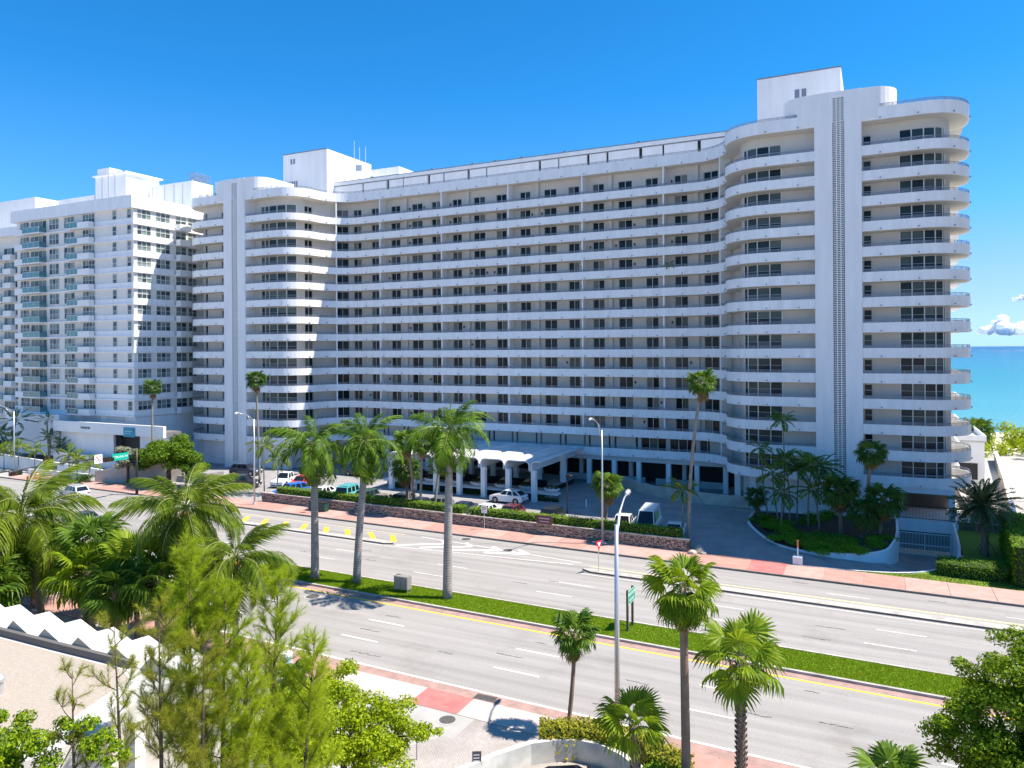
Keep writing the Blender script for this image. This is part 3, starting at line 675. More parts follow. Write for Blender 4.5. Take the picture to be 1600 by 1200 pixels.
# roof storey
sl = [(-78.83,-78.5),(-73.78,-73.26),(-70.49,-70.27),(-65.66,-65.16),(-62.67,-62.43),(-58.2,-57.75),(-54.82,-54.59),(-45.8,-45.38),(-42.6,-42.39),(-38.03,-37.6),(-35.02,-34.68),(-30.15,-29.66),(-26.78,-26.5),(-21.87,-21.4)]
sl = [(a*.9903, b*.9903) for a, b in sl]
x = -85.0
for a, b in sl + [(-17.4,-17.4)]:
    mb = MB(); mb.box(x,a,102.0,102.4,43.7,47.38); cpart('wall_panel', mb.mesh('wall_panel', M['white2'])); x = b
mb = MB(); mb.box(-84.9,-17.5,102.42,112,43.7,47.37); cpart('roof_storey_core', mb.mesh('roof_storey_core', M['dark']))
mb = MB(); mb.box(-85.3,-17.3,101.85,112.3,47.38,47.98); mb.box(-85.3,-17.3,101.83,101.9,47.9,48.03,1); cpart('roof_slab', mb.mesh('roof_slab', [M['white2'], M['rail']]))
mb = MB(); mb.box(-84.95,-17.45,101.93,101.997,47.2,47.379); cpart('painted_shadow_line', mb.mesh('painted_shadow_line', M['rail']))  # dark strip standing in for the shadow line under the roof slab
for u in (-64,-56.5,-52.5,-48,-41,-29.8,-76): 
    mb = MB(); mb.box(u-.25,u+.25,101.7,101.98,47.9,48.15); cpart('roof_lamp', mb.mesh('roof_lamp', M['rail']))
# penthouses
def penthouse(u0, u1, v0, v1, z1, grille):
    mb = MB(); mb.box(u0,u1,v0,v1,43.7,z1); p = cpart('penthouse', mb.mesh('penthouse', M['white2']))
    mb = MB(); mb.box(u0-.05,u1+.05,v0-.06,v0+.1,z1-.02,z1+.14); sublink('coping', mb.mesh('coping', M['rail']), p)
    for x, z, w, h in grille:
        mb = MB(); mb.box(x,x+w,v0-.05,v0-.002,z,z+h)
        g_ = sublink('vent_grille', mb.mesh('vent_grille', M['rail']), p)
penthouse(-93.7,-83.95,100,112.4,53.4,[(-92.0,51.6,.35,.9),(-91.4,51.6,.35,.9)])
penthouse(-13.54,-3.67,100,112.4,53.5,[(-9.0,50.4,.55,1.1),(-8.2,50.4,.55,1.1)])
for i in range(6):
    mb = MB(); mb.box(-93.3+i*.5,-93.0+i*.5,99.95,99.998,46.6,48.6); cpart('louvre', mb.mesh('louvre', M['rail']))
mb = MB(); mb.box(-93.2,-91.0,104,106.5,53.4,54.8); cpart('roof_tank', mb.mesh('roof_tank', M['white2']))
mb = MB(); mb.box(-80,-74,107,112.2,47.98,50.8); cpart('roof_room', mb.mesh('roof_room', M['white2']))
for i, (x, h) in enumerate(((-84.4,3.4),(-84.3,2.6),(-84.0,3.0))):
    mb = MB(); mb.tube([(x,108+i*1.4,53.4),(x,108+i*1.4,53.4+h)], .028, 6); cpart('antenna', mb.mesh('antenna', M['white']))
mb = MB(); mb.box(-80.4,-80.3,104,104.1,48,50.4); mb.obox((-80.35,104),1.1,.12,50.0,51.1,.5); cpart('dish_antenna', mb.mesh('dish_antenna', M['steel']))
# ground floor: arcade columns, lintel, dark lobby, low wall
cols = [-78.8,-74.9,-71.0,-67.1,-63.3,-59.4,-55.5,-51.7,-47.9,-44.0,-40.2,-36.4,-32.7,-29.2,-25.1,-21.3,-17.6]
mb = MB(); mb.box(-.3,.3,-.3,.3,0,3.45); me = mb.mesh('arcade_column', M['white2'])
for u in cols: cpart('arcade_column', me, .0, (u,98.95))
mb = MB(); mb.box(-81,-16.8,98.75,99.25,3.45,4.1); cpart('lintel', mb.mesh('lintel', M['cream']))
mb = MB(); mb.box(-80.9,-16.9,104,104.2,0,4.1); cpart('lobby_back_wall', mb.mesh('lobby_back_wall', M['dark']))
mb = MB(); mb.box(-80.9,-16.9,99.6,104,-.02,.05); cpart('lobby_floor', mb.mesh('lobby_floor', M['greyc']))
mb = MB(); mb.box(-.28,.28,-.28,.28,0,4.1); me = mb.mesh('inner_column', M['white2'])
for u in cols[::2]: cpart('inner_column', me, .0, (u+1.4,102.2))
for a_, b_ in ((-79,-60.5),(-58,-44.5),(-42,-29),(-27.5,-18)):
    mb = MB(); mb.box(a_,b_,101.2,101.45,0,.95); cpart('low_lobby_wall', mb.mesh('low_lobby_wall', M['cream']))
for u in (-15.2,-13.1,-10.6):
    mb = MB(); mb.box(u-.35,u+.35,91.1 if u>-14 else 93.2,91.8 if u>-14 else 93.9,0,4.1); cpart('wing_column', mb.mesh('wing_column', M['white2']))
for q_ in ((-12.2,-6,90.5,91.25,0,4.1),(-91.7,-84,90.5,91.25,0,4.1),(-103,-96.3,90.5,91.25,0,4.1),(-106.4,-102.9,91.4,93.5,0,4.1),(-1.3,1.95,89.05,91.25,-3,4.1)):
    mb = MB(); mb.box(*q_); cpart('base_wall', mb.mesh('base_wall', M['white2']))
# garage front under the right wing
for q_ in ((1.95,2.5,89.0,89.6,.8,4.1),(6.7,7.3,89.0,89.6,.8,4.1)):
    mb = MB(); mb.box(*q_); cpart('deck_column', mb.mesh('deck_column', M['white2']))
mb = MB(); mb.box(2.5,6.7,89.2,90,3.5,4.1); cpart('deck_beam', mb.mesh('deck_beam', M['white2']))
mb = MB(); mb.box(1.95,2.1,88.86,89.2,-3,.8); mb.box(6.9,7.6,88.86,89.2,-3,.8); mb.box(2.1,6.9,88.86,89.2,-.45,.8); mb.box(1.95,9.0,89.2,95.9,.6,.79); cpart('deck_wall', mb.mesh('deck_wall', M['white2']))
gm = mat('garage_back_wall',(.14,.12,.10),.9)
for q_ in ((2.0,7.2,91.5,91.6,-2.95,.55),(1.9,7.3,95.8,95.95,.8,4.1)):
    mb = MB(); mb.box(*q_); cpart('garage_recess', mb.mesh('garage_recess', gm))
mb = MB(); mb.box(4.2,5.5,93,94,3.35,3.45); o = cpart('ceiling_lamp', mb.mesh('ceiling_lamp', M['white']))
gt = thing('garage_gate', 'white barred garage gate at the foot of the ramp', 'gate', (4.5,88.75,-2.9))
mb = MB()
for x in (-2.35,0,2.35): mb.box(x-.07,x+.07,-.05,.05,0,2.35)
for z in (0,1.05,2.25): mb.box(-2.3,2.3,-.045,.045,z,z+.1)
mb.build('gate_frame', M['white'], gt)
mb = MB(); mb.box(-.025,.025,-.03,.03,.1,2.25); me = mb.mesh('gate_bar', M['white'])
for i in range(34):
    x = -2.2+i*4.4/33
    if abs(x) > .1: link('gate_bar', me, gt, (x,0,0))
fn = thing('deck_fence', 'black metal picket fence along the deck above the garage gate', 'fence', (5,88.95,.8))
def pickets(root, x0, x1, h, y=0, step=.13, posts=1.9):
    mb = MB(); mb.box(x0,x1,y-.02,y+.02,h-.1,h-.05); mb.box(x0,x1,y-.02,y+.02,h-.3,h-.26); mb.box(x0,x1,y-.02,y+.02,.1,.15); mb.build('rail', M['black'], root)
    mb = MB(); mb.box(-.012,.012,-.012,.012,0,h); me = mb.mesh('picket', M['black'])
    n = int((x1-x0)/step)
    for i in range(n+1): link('picket', me, root, (x0+(x1-x0)*i/n,y,0))
pickets(fn, -3.2, 2.6, 1.5)
fn = thing('terrace_fence', 'black metal picket fence on top of the brown retaining wall', 'fence', (10.3,89.1,.95))
pickets(fn, -2.5, 3.5, 1.3)
# light sconces beside some windows
mb = MB(); mb.box(-.09,.09,-.14,0,0,.32); me = mb.mesh('wall_lamp', M['black'])
random.seed(5)
for i in range(46):
    j = random.randrange(1, len(MW)-1); k = random.randrange(0,13); u = MW[j][0]-.35 if random.random() < .5 else MW[j][1]+.35
    cpart('wall_lamp', me, FL(k)+1.6, (u,100.34))
# vaulted entrance canopy
cp = thing('entrance_canopy', 'white canopy of rounded vaults on square columns before the lobby', 'canopy', (-43.5,84,0), world_children=True)
B0 = Vector((-43.5,84,0))
cu = [-59.6,-56.0,-52.45,-48.9,-45.3,-41.75,-38.2]
def vault(u0, w, half=False):
    z0, z1, r, t = 3.85, 5.1, .62, .14
    outer = [(u0,z0)] + [(u0+r-r*math.cos(a), z1-r+r*math.sin(a)) for a in [PI/2*i/6 for i in range(7)]]
    inner_ = [(u0+t,z0)] + [(u0+r-(r-t)*math.cos(a), z1-r+(r-t)*math.sin(a)) for a in [PI/2*i/6 for i in range(7)]]
    if not half:
        outer += [(2*u0+w-x, z) for x, z in reversed(outer)]; inner_ += [(2*u0+w-x, z) for x, z in reversed(inner_)]
    else:
        outer.append((u0+w*.42,z1)); inner_.append((u0+w*.42,z1-t))
    mb = MB(); k = len(outer); o = 0
    for v in (83.55, 98.4):
        mb.v.extend([(x,v,z) for x,z in outer]); mb.v.extend([(x,v,z) for x,z in inner_])
    for i in range(k-1):
        mb.f.append((i,i+1,2*k+i+1,2*k+i)); mb.m.append(0)
        mb.f.append((k+i+1,k+i,3*k+i,3*k+i+1)); mb.m.append(1)
        mb.f.append((i+1,i,k+i,k+i+1)); mb.m.append(0)
        mb.f.append((2*k+i,2*k+i+1,3*k+i+1,3*k+i)); mb.m.append(0)
    mb.f.append((0,2*k,3*k,k)); mb.m.append(0); mb.f.append((k-1,2*k-1,4*k-1,3*k-1)); mb.m.append(0)
    return mb.mesh('canopy_vault', [M['canopy'], M['white']])
M['canopy'] = mat('weathered_canopy_paint', (.74,.74,.74), .6, .3, .35, c2=(.50,.50,.51), stretch=(1,.25,1))
for i, u in enumerate(cu):
    link('canopy_vault', vault(u-.28, 3.42, half=(i == len(cu)-1)), cp, (-B0.x,-B0.y,0))
mb = MB(); mb.box(-.3,.3,-.3,.3,0,3.9); me = mb.mesh('column', M['white2'])
for u in cu: link('column', me, cp, (u-B0.x, 0, 0)); link('column', me, cp, (u-B0.x, 9.5, .9))
# raised entrance deck with bowl planters
M['plantdk'] = leafmat('dark_shrub_leaves', (.012,.035,.010), (.05,.11,.02), .25)
M['bedflower'] = leafmat('bowl_plants', (.02,.05,.012), (.16,.10,.03), .25)
dk = MB(); dk.box(-62,-35.6,85.2,86.3,.74,1.0); struct('deck_ledge', dk, M['white2']); dk = MB(); dk.box(-62,-38.2,86.305,98.2,.74,.99); struct('entrance_deck', dk, M['lotpaver'])
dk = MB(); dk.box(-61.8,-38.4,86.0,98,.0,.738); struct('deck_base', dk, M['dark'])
dk = MB(); dk.box(-61.8,-38.3,88.2,88.4,.99,2.0); tag(dk.build('entrance_parapet', M['glassd']), 'dark low parapet behind the white bowl planters', 'parapet')
def leaf_cloud(name, centres, radii, n, size, m, parent=None, flat=.5, loc=None, up=.35):
    """n diamond leaves spread through the ellipsoids; clumped; normals mostly outward"""
    centres = np.array(centres, float); radii = np.array(radii, float)
    if radii.ndim == 1: radii = np.repeat(radii[:,None], 3, 1)
    w = radii.prod(1)**(2/3); idx = np.random.choice(len(centres), n, p=w/w.sum())
    d = np.random.normal(size=(n,3)); d /= np.linalg.norm(d, axis=1)[:,None]
    r = np.random.rand(n)**.42
    P = centres[idx] + d*r[:,None]*radii[idx]
    nrm = d + np.random.normal(size=(n,3))*.55 + np.array([0,0,up]); nrm /= np.linalg.norm(nrm, axis=1)[:,None]
    t = np.cross(nrm, np.random.normal(size=(n,3))); t /= np.linalg.norm(t, axis=1)[:,None]; b = np.cross(nrm, t)
    s = size*(.6+.8*np.random.rand(n))[:,None]
    V = np.stack([P-t*s, P+b*s*flat+nrm*s*.12, P+t*s-nrm*s*.15, P-b*s*flat+nrm*s*.12], 1).reshape(-1,3)
    F = np.arange(n*4).reshape(-1,4)
    me = tri_mesh(name, V, F, m); o = link(name, me, parent, loc); return o
mb = MB(); mb.lathe([(.15,0),(.55,.08),(.95,.32),(1.12,.55),(1.06,.55),(.9,.42)], n=20); bowl = mb.mesh('bowl', M['white2'], True)
wh = ['below the palms, first from the left','second from the left','third from the left','fourth from the left','below the second last column','at the right end of the deck']
for i, u in enumerate((-54.3,-50.65,-47.1,-43.5,-40.0,-36.5)):
    t = thing('bowl_planter', 'white bowl planter on the deck edge, '+wh[i], 'planter', (u,85.6,1.0), group='bowl planters along the entrance deck')
    link('bowl', bowl, t, (0,0,0), None, (1.0,.55,1.0))
    leaf_cloud('foliage', [(-.6,0,.7),(0,0,.75),(.6,0,.7)], [.32,.36,.32], 240, .09, M['bedflower'], t)
leaf_cloud('undergrowth', [(-60+i*1.1, 84.9, .25) for i in range(23)], [(.7,.35,.4)]*23, 3500, .12, M['plantdk'])['kind'] = 'stuff'
# low stone faced ramp wall in front of the arcade
lw_ = [(-31.5,98.4),(-28.5,95.4),(-25.7,93.3),(-21.2,91.5),(-16.6,91.0),(-13.4,91.0)]
mb = MB(); mb.sweep([at(lw_, plen(lw_)*i/20) for i in range(21)], [(0,0),(.35,0),(.35,1.35),(0,1.35)])
tag(mb.build('driveway_wall', mat('beige_stone_facing', (.60,.50,.42), .85, .3, .8, bump=.2)), 'low curved beige stone wall before the right side of the arcade', 'wall')
# ------------------------------------------------------------------ the stepped neighbour block on the left
nb = thing('apartment_block', 'white neighbouring apartment block with aqua glass balconies left of the wavy tower', 'building', (-126, 90, 0), world_children=True)
def npart(name, mb, m, z=0): return mb.build(name, m, nb, (126, -90, z))
N0 = Vector((-126,90,0))
M['paleblock'] = mat('pale_block_wall', (.74,.72,.68), .7, .06, .7)
mb = MB(); mb.box(-142.3,-110.4,83.0,108,2,42.8); npart('wall', mb, M['paleblock'])
mb = MB(); mb.box(-175,-142.35,85.6,108,2,41); npart('side_wing_wall', mb, M['paleblock'])
mb = MB(); mb.box(-143.2,-110.0,82.35,108.2,42.8,44.9); npart('parapet', mb, M['bandwhite'])
mb = MB(); mb.box(-175,-143.3,84.2,108,41.0,42.6); npart('wing_parapet', mb, M['bandwhite'])
for args, n in (((-175,-151.7,92,104,42.6,50.2),'roof_room'),((-149,-137.8,95,104,44.9,49.8),'roof_room'),((-137.4,-128.4,95,102.3,44.9,53.2),'lift_house'),((-137.2,-133.6,95.3,98,53.4,54.8),'roof_tank'),((-134.0,-116.5,100,105,44.9,51.4),'plant_room')):
    mb = MB(); mb.box(*args); npart(n, mb, M['white2'])
mb = MB(); mb.box(-137.8,-127.9,94.6,102.8,53.2,53.42); npart('roof_slab', mb, M['white'])
for x in (-135.4,-133.5,-131.6): mb = MB(); mb.box(x-.04,x+.04,94.93,94.99,44.9,53.1); npart('wall_joint', mb, M['frame'])
for x in (-131,-127.5,-124,-121.4,-119): mb = MB(); mb.box(x-.04,x+.04,99.93,99.99,45,51.3); npart('wall_joint', mb, M['frame'])
mb = MB()
for i in range(9):
    x = -119.0+.0*i; y = 101+i*.5; mb.beam((-118.4,y,51.4),(-118.4,y,53.2),.08,.08); mb.beam((-117,y,51.4),(-117,y,53.2),.08,.08)
for z in (52.2,53.2): mb.beam((-118.4,101,z),(-118.4,105,z),.09,.09); mb.beam((-117,101,z),(-117,105,z),.09,.09); mb.beam((-118.4,101,z),(-117,101,z),.09,.09)
npart('rooftop_steel_frame', mb, M['rail'])
for y in (101.6,103.3): mb = MB(); mb.box(-116.5,-116.44,y,y+.7,47.8,50.2); npart('roof_door', mb, M['frame'])
def gwin(w, h, nx, ny=2, t=.05):
    mb = MB()
    mb.quad((0,.05,0),(w,.05,0),(w,.05,h),(0,.05,h),1) if False else None
    for i in range(nx):
        for j in range(ny): mb.quad((w*i/nx,.06,h*j/ny),(w*(i+1)/nx,.06,h*j/ny),(w*(i+1)/nx,.06,h*(j+1)/ny),(w*i/nx,.06,h*(j+1)/ny),1)
    for x in [w*i/nx for i in range(nx+1)]: mb.box(x-t/2,x+t/2,-.03,.07,0,h)
    for z in [h*j/ny for j in range(ny+1)]: mb.box(t/2,w-t/2,-.025,.065,z-t/2,z+t/2)
    return mb.mesh('window', [M['framew'], M['glassg']])
ZF = [40.27-2.67*j for j in range(13)]
ledge = MB(); ledge.box(-142.6,-110.05,82.68,83.0,-.12,.12); ledge.box(-110.4,-110.05,83.0,106,-.12,.12); ledge = ledge.mesh('floor_ledge', M['bandwhite'])
sill = MB(); sill.box(-120.2,-110.25,82.85,83.0,.125,.95); sill.box(-110.4,-110.2,83.0,90.6,.125,.95); sill = sill.mesh('sill_band', M['bandwhite'])
W1 = [(-141.2,2.6,3,.9,1.5),(-132.7,2.7,3,.55,1.85),(-128.5,2.8,3,.55,1.85),(-123.4,3.2,4,.95,1.5),(-115.6,1.0,1,.75,1.7),(-111.9,1.0,1,.75,1.7)]
W1m = [gwin(w,h,nx) for u,w,nx,z,h in W1]; doors = gwin(4.6,2.2,4,1)
W2 = [(83.6,2.6,3),(87.2,2.8,3),(91.2,2.2,2),(93.8,1.8,2)]; W2m = [gwin(w,1.5,nx) for v,w,nx in W2]
br1 = MB(); br1.box(-4.9/2,4.9/2,-1.2,0,-.12,.1); br1 = br1.mesh('balcony', M['white'])
def railm(w, d):
    mb = MB(); mb.box(-w/2,w/2,-d,-d+.03,.12,1.0); mb.box(-w/2,-w/2+.03,-d+.04,0,.12,1.0); mb.box(w/2-.03,w/2,-d+.04,0,.12,1.0); g_ = mb.mesh('glass_rail', M['aqua'])
    mb = MB(); mb.box(-w/2-.02,w/2+.02,-d-.02,-d+.05,1.0,1.06)
    for i in range(4): x = -w/2+w*i/3; mb.box(x-.025,x+.025,-d-.015,-d-.002,.1,1.0)
    return g_, mb.mesh('rail_frame', M['framew'])
g1, f1 = railm(4.9,1.2); g2, f2 = railm(3.0,1.0)
wb = MB(); wb.box(-1.5,1.5,-1.0,0,-.12,.95); wb = wb.mesh('solid_balcony', M['white']); br2 = MB(); br2.box(-1.5,1.5,-1.0,0,-.12,.1); br2 = br2.mesh('balcony', M['white'])
wb2 = MB(); wb2.box(0,1.1,-1.2,1.2,-.12,.95); wb2 = wb2.mesh('solid_balcony', M['white'])
wb3 = MB(); wb3.box(-1.5,1.5,-.7,0,-.12,.95); wb3 = wb3.mesh('solid_balcony', M['white'])
for j, z in enumerate(ZF):
    link('floor_ledge', ledge, nb, (126,-90,z)); link('sill_band', sill, nb, (126,-90,z))
    for (u,w,nx,dz,h), me in zip(W1, W1m): link('window', me, nb, (u+126, 82.93-90, z+dz))
    link('balcony_door', doors, nb, (-138.1+126, 82.93-90, z+.12))
    for (v,w,nx), me in zip(W2, W2m): link('window', me, nb, (-110.33+126, v-90, z+.95), (0,0,PI/2))
    b_ = link('balcony', br1, nb, (-135.85+126, 82.7-90, z)); sublink('glass_rail', g1, b_); sublink('rail_frame', f1, b_)
    b_ = link('balcony', br2, nb, (-124.6+126, 82.7-90, z)); sublink('glass_rail', g2, b_); sublink('rail_frame', f2, b_)
    link('solid_balcony', wb, nb, (-121.6+126, 82.7-90, z)); link('solid_balcony', wb2, nb, (-110.1+126, 92.2-90, z)); link('solid_balcony', wb3, nb, (-140.0+126, 82.7-90, z))
    if j:
        zz = z-1.0
        b_ = link('balcony', br1, nb, (-152.2+126, 85.5-90, zz)); sublink('glass_rail', g1, b_); sublink('rail_frame', f1, b_)
        link('balcony_door', doors, nb, (-150.8+126, 85.5-90, zz+.12)); link('solid_balcony', wb, nb, (-148.6+126, 85.5-90, zz))
        b_ = link('balcony', br1, nb, (-160.2+126, 85.5-90, zz)); sublink('glass_rail', g1, b_); link('balcony_door', doors, nb, (-162+126, 85.5-90, zz+.12))
# podium with fascia, sign and banner
mb = MB(); mb.box(-126.5,-99.2,79.5,80.0,5.55,7.3); p_ = npart('podium_fascia', mb, M['white'])
mb = MB(); mb.box(-126.0,-112.4,80.6,81,1,5.55); mb.box(-106.0,-99.6,80.6,81,1,5.55); mb.box(-142,-126.6,80.6,83,1,8.1); npart('podium_wall', mb, M['white2'])
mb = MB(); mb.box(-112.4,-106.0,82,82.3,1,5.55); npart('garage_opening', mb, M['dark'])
mb = MB(); mb.box(-126.4,-99.3,80.01,82.9,5.6,6.3); npart('podium_roof', mb, mat('podium_roof_shade_grey',(.16,.16,.17),.9,.2,1))  # dark grey puts the podium's shade into the roof colour
mb = MB(); mb.box(-110.38,-110.2,83,107,.02,8.0); npart('podium_side_wall', mb, M['white2'])
for x in (-123.6,-117.5): mb = MB(); mb.box(x,x+4.6,82.9,82.97,7.3,8.0); npart('podium_window', mb, M['frame'])
def text_mesh(txt, size, m, depth=.02, font_w=1.0):
    cu_ = bpy.data.curves.new('lettering', 'FONT'); cu_.body = txt; cu_.size = size; cu_.extrude = depth; cu_.align_x = 'CENTER'; cu_.align_y = 'CENTER'; cu_.resolution_u = 2
    o = bpy.data.objects.new('lettering', cu_); col.objects.link(o); bpy.context.view_layer.update()
    me = bpy.data.meshes.new_from_object(o.evaluated_get(bpy.context.evaluated_depsgraph_get())); bpy.data.objects.remove(o); me.materials.clear(); me.materials.append(m); me.name = 'lettering'; return me
M['navy'] = mat('navy_letters', (.03,.04,.08), .5)
link('lettering', text_mesh('PAVILION', .55, M['navy']), nb, (-117.9+126, 79.47-90, 6.35), (PI/2,0,0))
bn = thing('banner', 'turquoise banner hung at the end of the white podium fascia', 'banner', (-107,79.44,6.1))
mb = MB(); mb.box(-1.35,1.35,-.03,.03,-.75,.75); mb.build('cloth', mat('turquoise_banner', (.03,.32,.42), .6, .3, 1.2), bn)
mb = MB(); mb.box(-1.1,.7,-.04,-.032,.1,.16); mb.box(-1.1,.3,-.04,-.032,-.2,-.15); stuff(mb.build('print', M['white'], bn))
# low walls and ramp before the neighbour block
M['beigew'] = mat('beige_garden_wall', (.50,.45,.38), .85, .2, 1)
def simple_wall(name, label, pts, t, z0, h0, h1, m):
    mb = MB(); k = len(pts); nr = normals(pts); o = 0
    for i, ((x,y),(nx,ny)) in enumerate(zip(pts, nr)):
        h = h0+(h1-h0)*i/(k-1); mb.v.extend([(x,y,z0),(x+nx*t,y+ny*t,z0),(x+nx*t,y+ny*t,h),(x,y,h)])
    for i in range(k-1):
        for j in range(4): mb.f.append((i*4+j,(i+1)*4+j,(i+1)*4+(j+1)%4,i*4+(j+1)%4)); mb.m.append(0)
    mb.f.append((0,1,2,3)); mb.m.append(0); q = (k-1)*4; mb.f.append((q+3,q+2,q+1,q)); mb.m.append(0)
    return tag(mb.build(name, m), label, 'wall')
simple_wall('ramp_wall', 'grey sloping wall of the neighbour driveway beside the parked white truck', [(-101.5,69.8),(-97,71.5),(-90.5,76)], .3, 0, 1.7, 3.2, M['beigew'])
simple_wall('forecourt_wall', 'long white wall running before the neighbour block podium', [(-135,72.2),(-124,72.6),(-113,73.2),(-106,74)], .3, 0, 2.6, 1.0, M['white2'])
simple_wall('garden_wall', 'low white garden wall behind the small clipped palms', [(-118,70.2),(-112,70.6),(-104.5,71)], .25, 0, .9, .9, M['white2'])
simple_wall('terrace_wall', 'pale wall of the raised terrace below the podium fascia', [(-126,79.2),(-110,79.2)], .4, 0, 2.2, 1.6, M['white2'])
mb = MB(); mb.prism([(-106,75),(-90,75.5),(-88,81),(-106,81)], .021, .9, 0); struct('raised_drive', mb, M['lotpaver'])
# ------------------------------------------------------------------ the low building in the near left corner
fb = thing('corner_building', 'low building with a gravel roof and a white folded canopy edge, near the camera', 'building', (-28,15,0), world_children=True)
M['gravel'] = mat('roof_gravel', (.27,.225,.18), .95, .5, 14, c2=(.40,.355,.305), bump=.5, bscale=30)
M['tanwall'] = mat('tan_stucco', (.52,.45,.34), .85, .15, 1)
M['roofw'] = mat('white_roof_edge', (.52,.51,.49), .6, .06, .8)
def fpart(name, mb, m): return mb.build(name, m, fb)
rim = [(-60,19.2),(-34,19.05),(-29.8,19.15),(-25.4,19.3),(-23.6,19.9),(-22.4,20.8),(-22.2,20.4),(-22.9,18.9),(-23.2,18.3),(-22.6,16.6),(-22.1,15.1),(-22.3,13.6),(-22.9,12.4),(-26,4),(-60,2)]
mb = MB(); mb.prism(rim, 6.35, 7.0); fpart('roof_slab', mb, M['roofw'])
gin = [(-60,18.6),(-34,18.45),(-29.8,18.5),(-25.6,18.6),(-24.6,18.2),(-24.1,16.6),(-23.6,15.1),(-23.8,13.7),(-24.3,12.6),(-27,5),(-60,3)]
mb = MB(); mb.prism(gin, 6.9, 7.03); fpart('gravel_bed', mb, M['gravel'])
mb = MB(); mb.sweep([(-60,18.75),(-34,18.62),(-29.8,18.68),(-25.4,18.8)], [(0,6.9),(.2,6.9),(.2,7.28),(0,7.28)]); fpart('roof_kerb', mb, mat('roof_kerb_flashing', (.12,.11,.10), .7))
mb = MB(); mb.prism([(-60,18.2),(-25.8,18.2),(-24.3,16.6),(-24.0,14.0),(-27.5,4.8),(-60,3)], 0, 6.34); fpart('wall', mb, M['white2'])
for i in range(12):
    x = -22.9-i*2.15
    mb = MB(); a = (x,19.25,7.05); b = (x-1.5,19.25,7.95); c = (x-2.12,19.25,7.05)
    o = 0
    for v in (18.95, 20.5): mb.v.extend([(x,v,7.02),(x-1.45,v,7.62 if v < 20 else 7.5),(x-2.12,v,7.02),(x-2.12,v,6.8),(x,v,6.8)])
    for k in range(5): mb.f.append((k,(k+1)%5,5+(k+1)%5,5+k)); mb.m.append(0)
    mb.f.append((4,3,2,1,0)); mb.m.append(1); mb.f.append((5,6,7,8,9)); mb.m.append(0)
    fpart('canopy_fold', mb, [M['roofw'], M['tanwall']])
for (x, y) in ((-22.9,17.2),(-22.9,14.4)):
    mb = MB(); mb.box(x-.35,x+.2,y-.2,y+.2,0,6.34); fpart('column', mb, M['white2'])
mb = MB(); mb.box(-23.9,-23.7,6,16,.1,3.2); fpart('shop_window', mb, M['glassd'])
for (x, y, s) in ((-30.5,16.5,.35),(-33.5,14.2,.5),(-27.6,15.4,.25)):
    mb = MB(); mb.lathe([(s*.5,0),(s*.5,.45),(s*.75,.5),(s*.75,.62),(s*.2,.75)], n=12); mb.build('roof_vent', M['steel'], fb, (x+28,y-15,7.0))
# curved white wall of the near ramp, with low wall piece
cw = [(-16.6,26.4),(-15.9,27.8),(-15.2,29.2),(-14.76,29.88),(-14.21,30.74),(-13.3,31.5),(-12.39,31.95),(-11.31,32.0),(-10.26,31.6),(-9.2,30.9),(-8.2,29.9),(-6.6,28.0),(-5,25.5)]
M['concw'] = mat('weathered_white_concrete', (.62,.61,.57), .85, .3, .9, c2=(.45,.44,.41), bump=.15)
mb = MB(); mb.sweep(cw, [(0,-1.2),(.28,-1.2),(.28,1.0),(0,1.0)][::1]); tag(mb.build('curved_ramp_wall', M['concw']), 'curved weathered white concrete wall around the near ramp', 'wall')
mb = MB(); mb.prism([(x*.98-.3,y-.35) for x,y in cw], .004, .02); struct('ramp_floor', mb, mat('ramp_floor_concrete', (.40,.37,.31), .9, .3, 1.2))
# ------------------------------------------------------------------ right hand side: retaining wall, terrace, beach house
mb = MB(); mb.box(7.65,22,88.95,89.35,-2.5,.92); t = tag(mb.build('retaining_wall', [mat('brown_stained_wall', (.20,.15,.12), .9, .35, .7)]), 'brown stained retaining wall behind the bushy grey green palm', 'wall')
mb = MB(); mb.box(7.6,22,88.85,89.45,.925,1.02); mb.build('coping', M['white2'], t)
mb = MB(); mb.poly([(9.3,89.5,.75),(30,89.5,.75),(40,150,.75),(9.3,150,.75)]); struct('beach_terrace', mb, M['greyc'])
lwl = [(12.6,89.6),(14.8,112),(17.2,140)]
mb = MB(); mb.sweep(lwl, [(0,.7),(.35,.7),(.35,2.2),(0,2.2)]); t = tag(mb.build('boundary_wall', mat('tan_boundary_wall', (.45,.38,.28), .9, .25, .7)), 'long tan boundary wall running away to the beach beside the white tower', 'wall')  # tan wall colour with random mottling
mb = MB(); mb.sweep(offset(lwl,-.05), [(0,2.2),(.45,2.2),(.45,2.3),(0,2.3)]); mb.build('coping', M['white2'], t)
bh = thing('beach_house', 'small white flat roofed terrace building behind the right end of the tower', 'building', (10.5,122,0))
mb = MB(); mb.box(-2.5,2.4,-6,6,.75,6.2); mb.build('wall', M['white2'], bh)
mb = MB(); mb.box(-2.7,2.6,-6.2,6.2,6.2,6.45); mb.build('roof', M['roofw'], bh)
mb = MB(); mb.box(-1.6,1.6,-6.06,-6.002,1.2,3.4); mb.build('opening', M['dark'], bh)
mb = MB(); mb.box(2.42,2.6,-6.2,6.2,6.45,7.1); mb.box(-2.7,-2.5,-6.2,6.2,6.45,7.1); mb.box(-2.48,2.4,-6.2,-6.0,6.45,7.1); mb.build('parapet', M['white2'], bh)
mb = MB(); mb.poly([(18,108,.78),(34,108,.78),(34,138,.78),(19.5,138,.78)]); struct('pool_deck', mb, mat('white_deck', (.52,.50,.48), .8, .05, 1))
pg = thing('pergola', 'weathered timber pergola steps at the right edge of the picture', 'pergola', (16.4,99,.75))
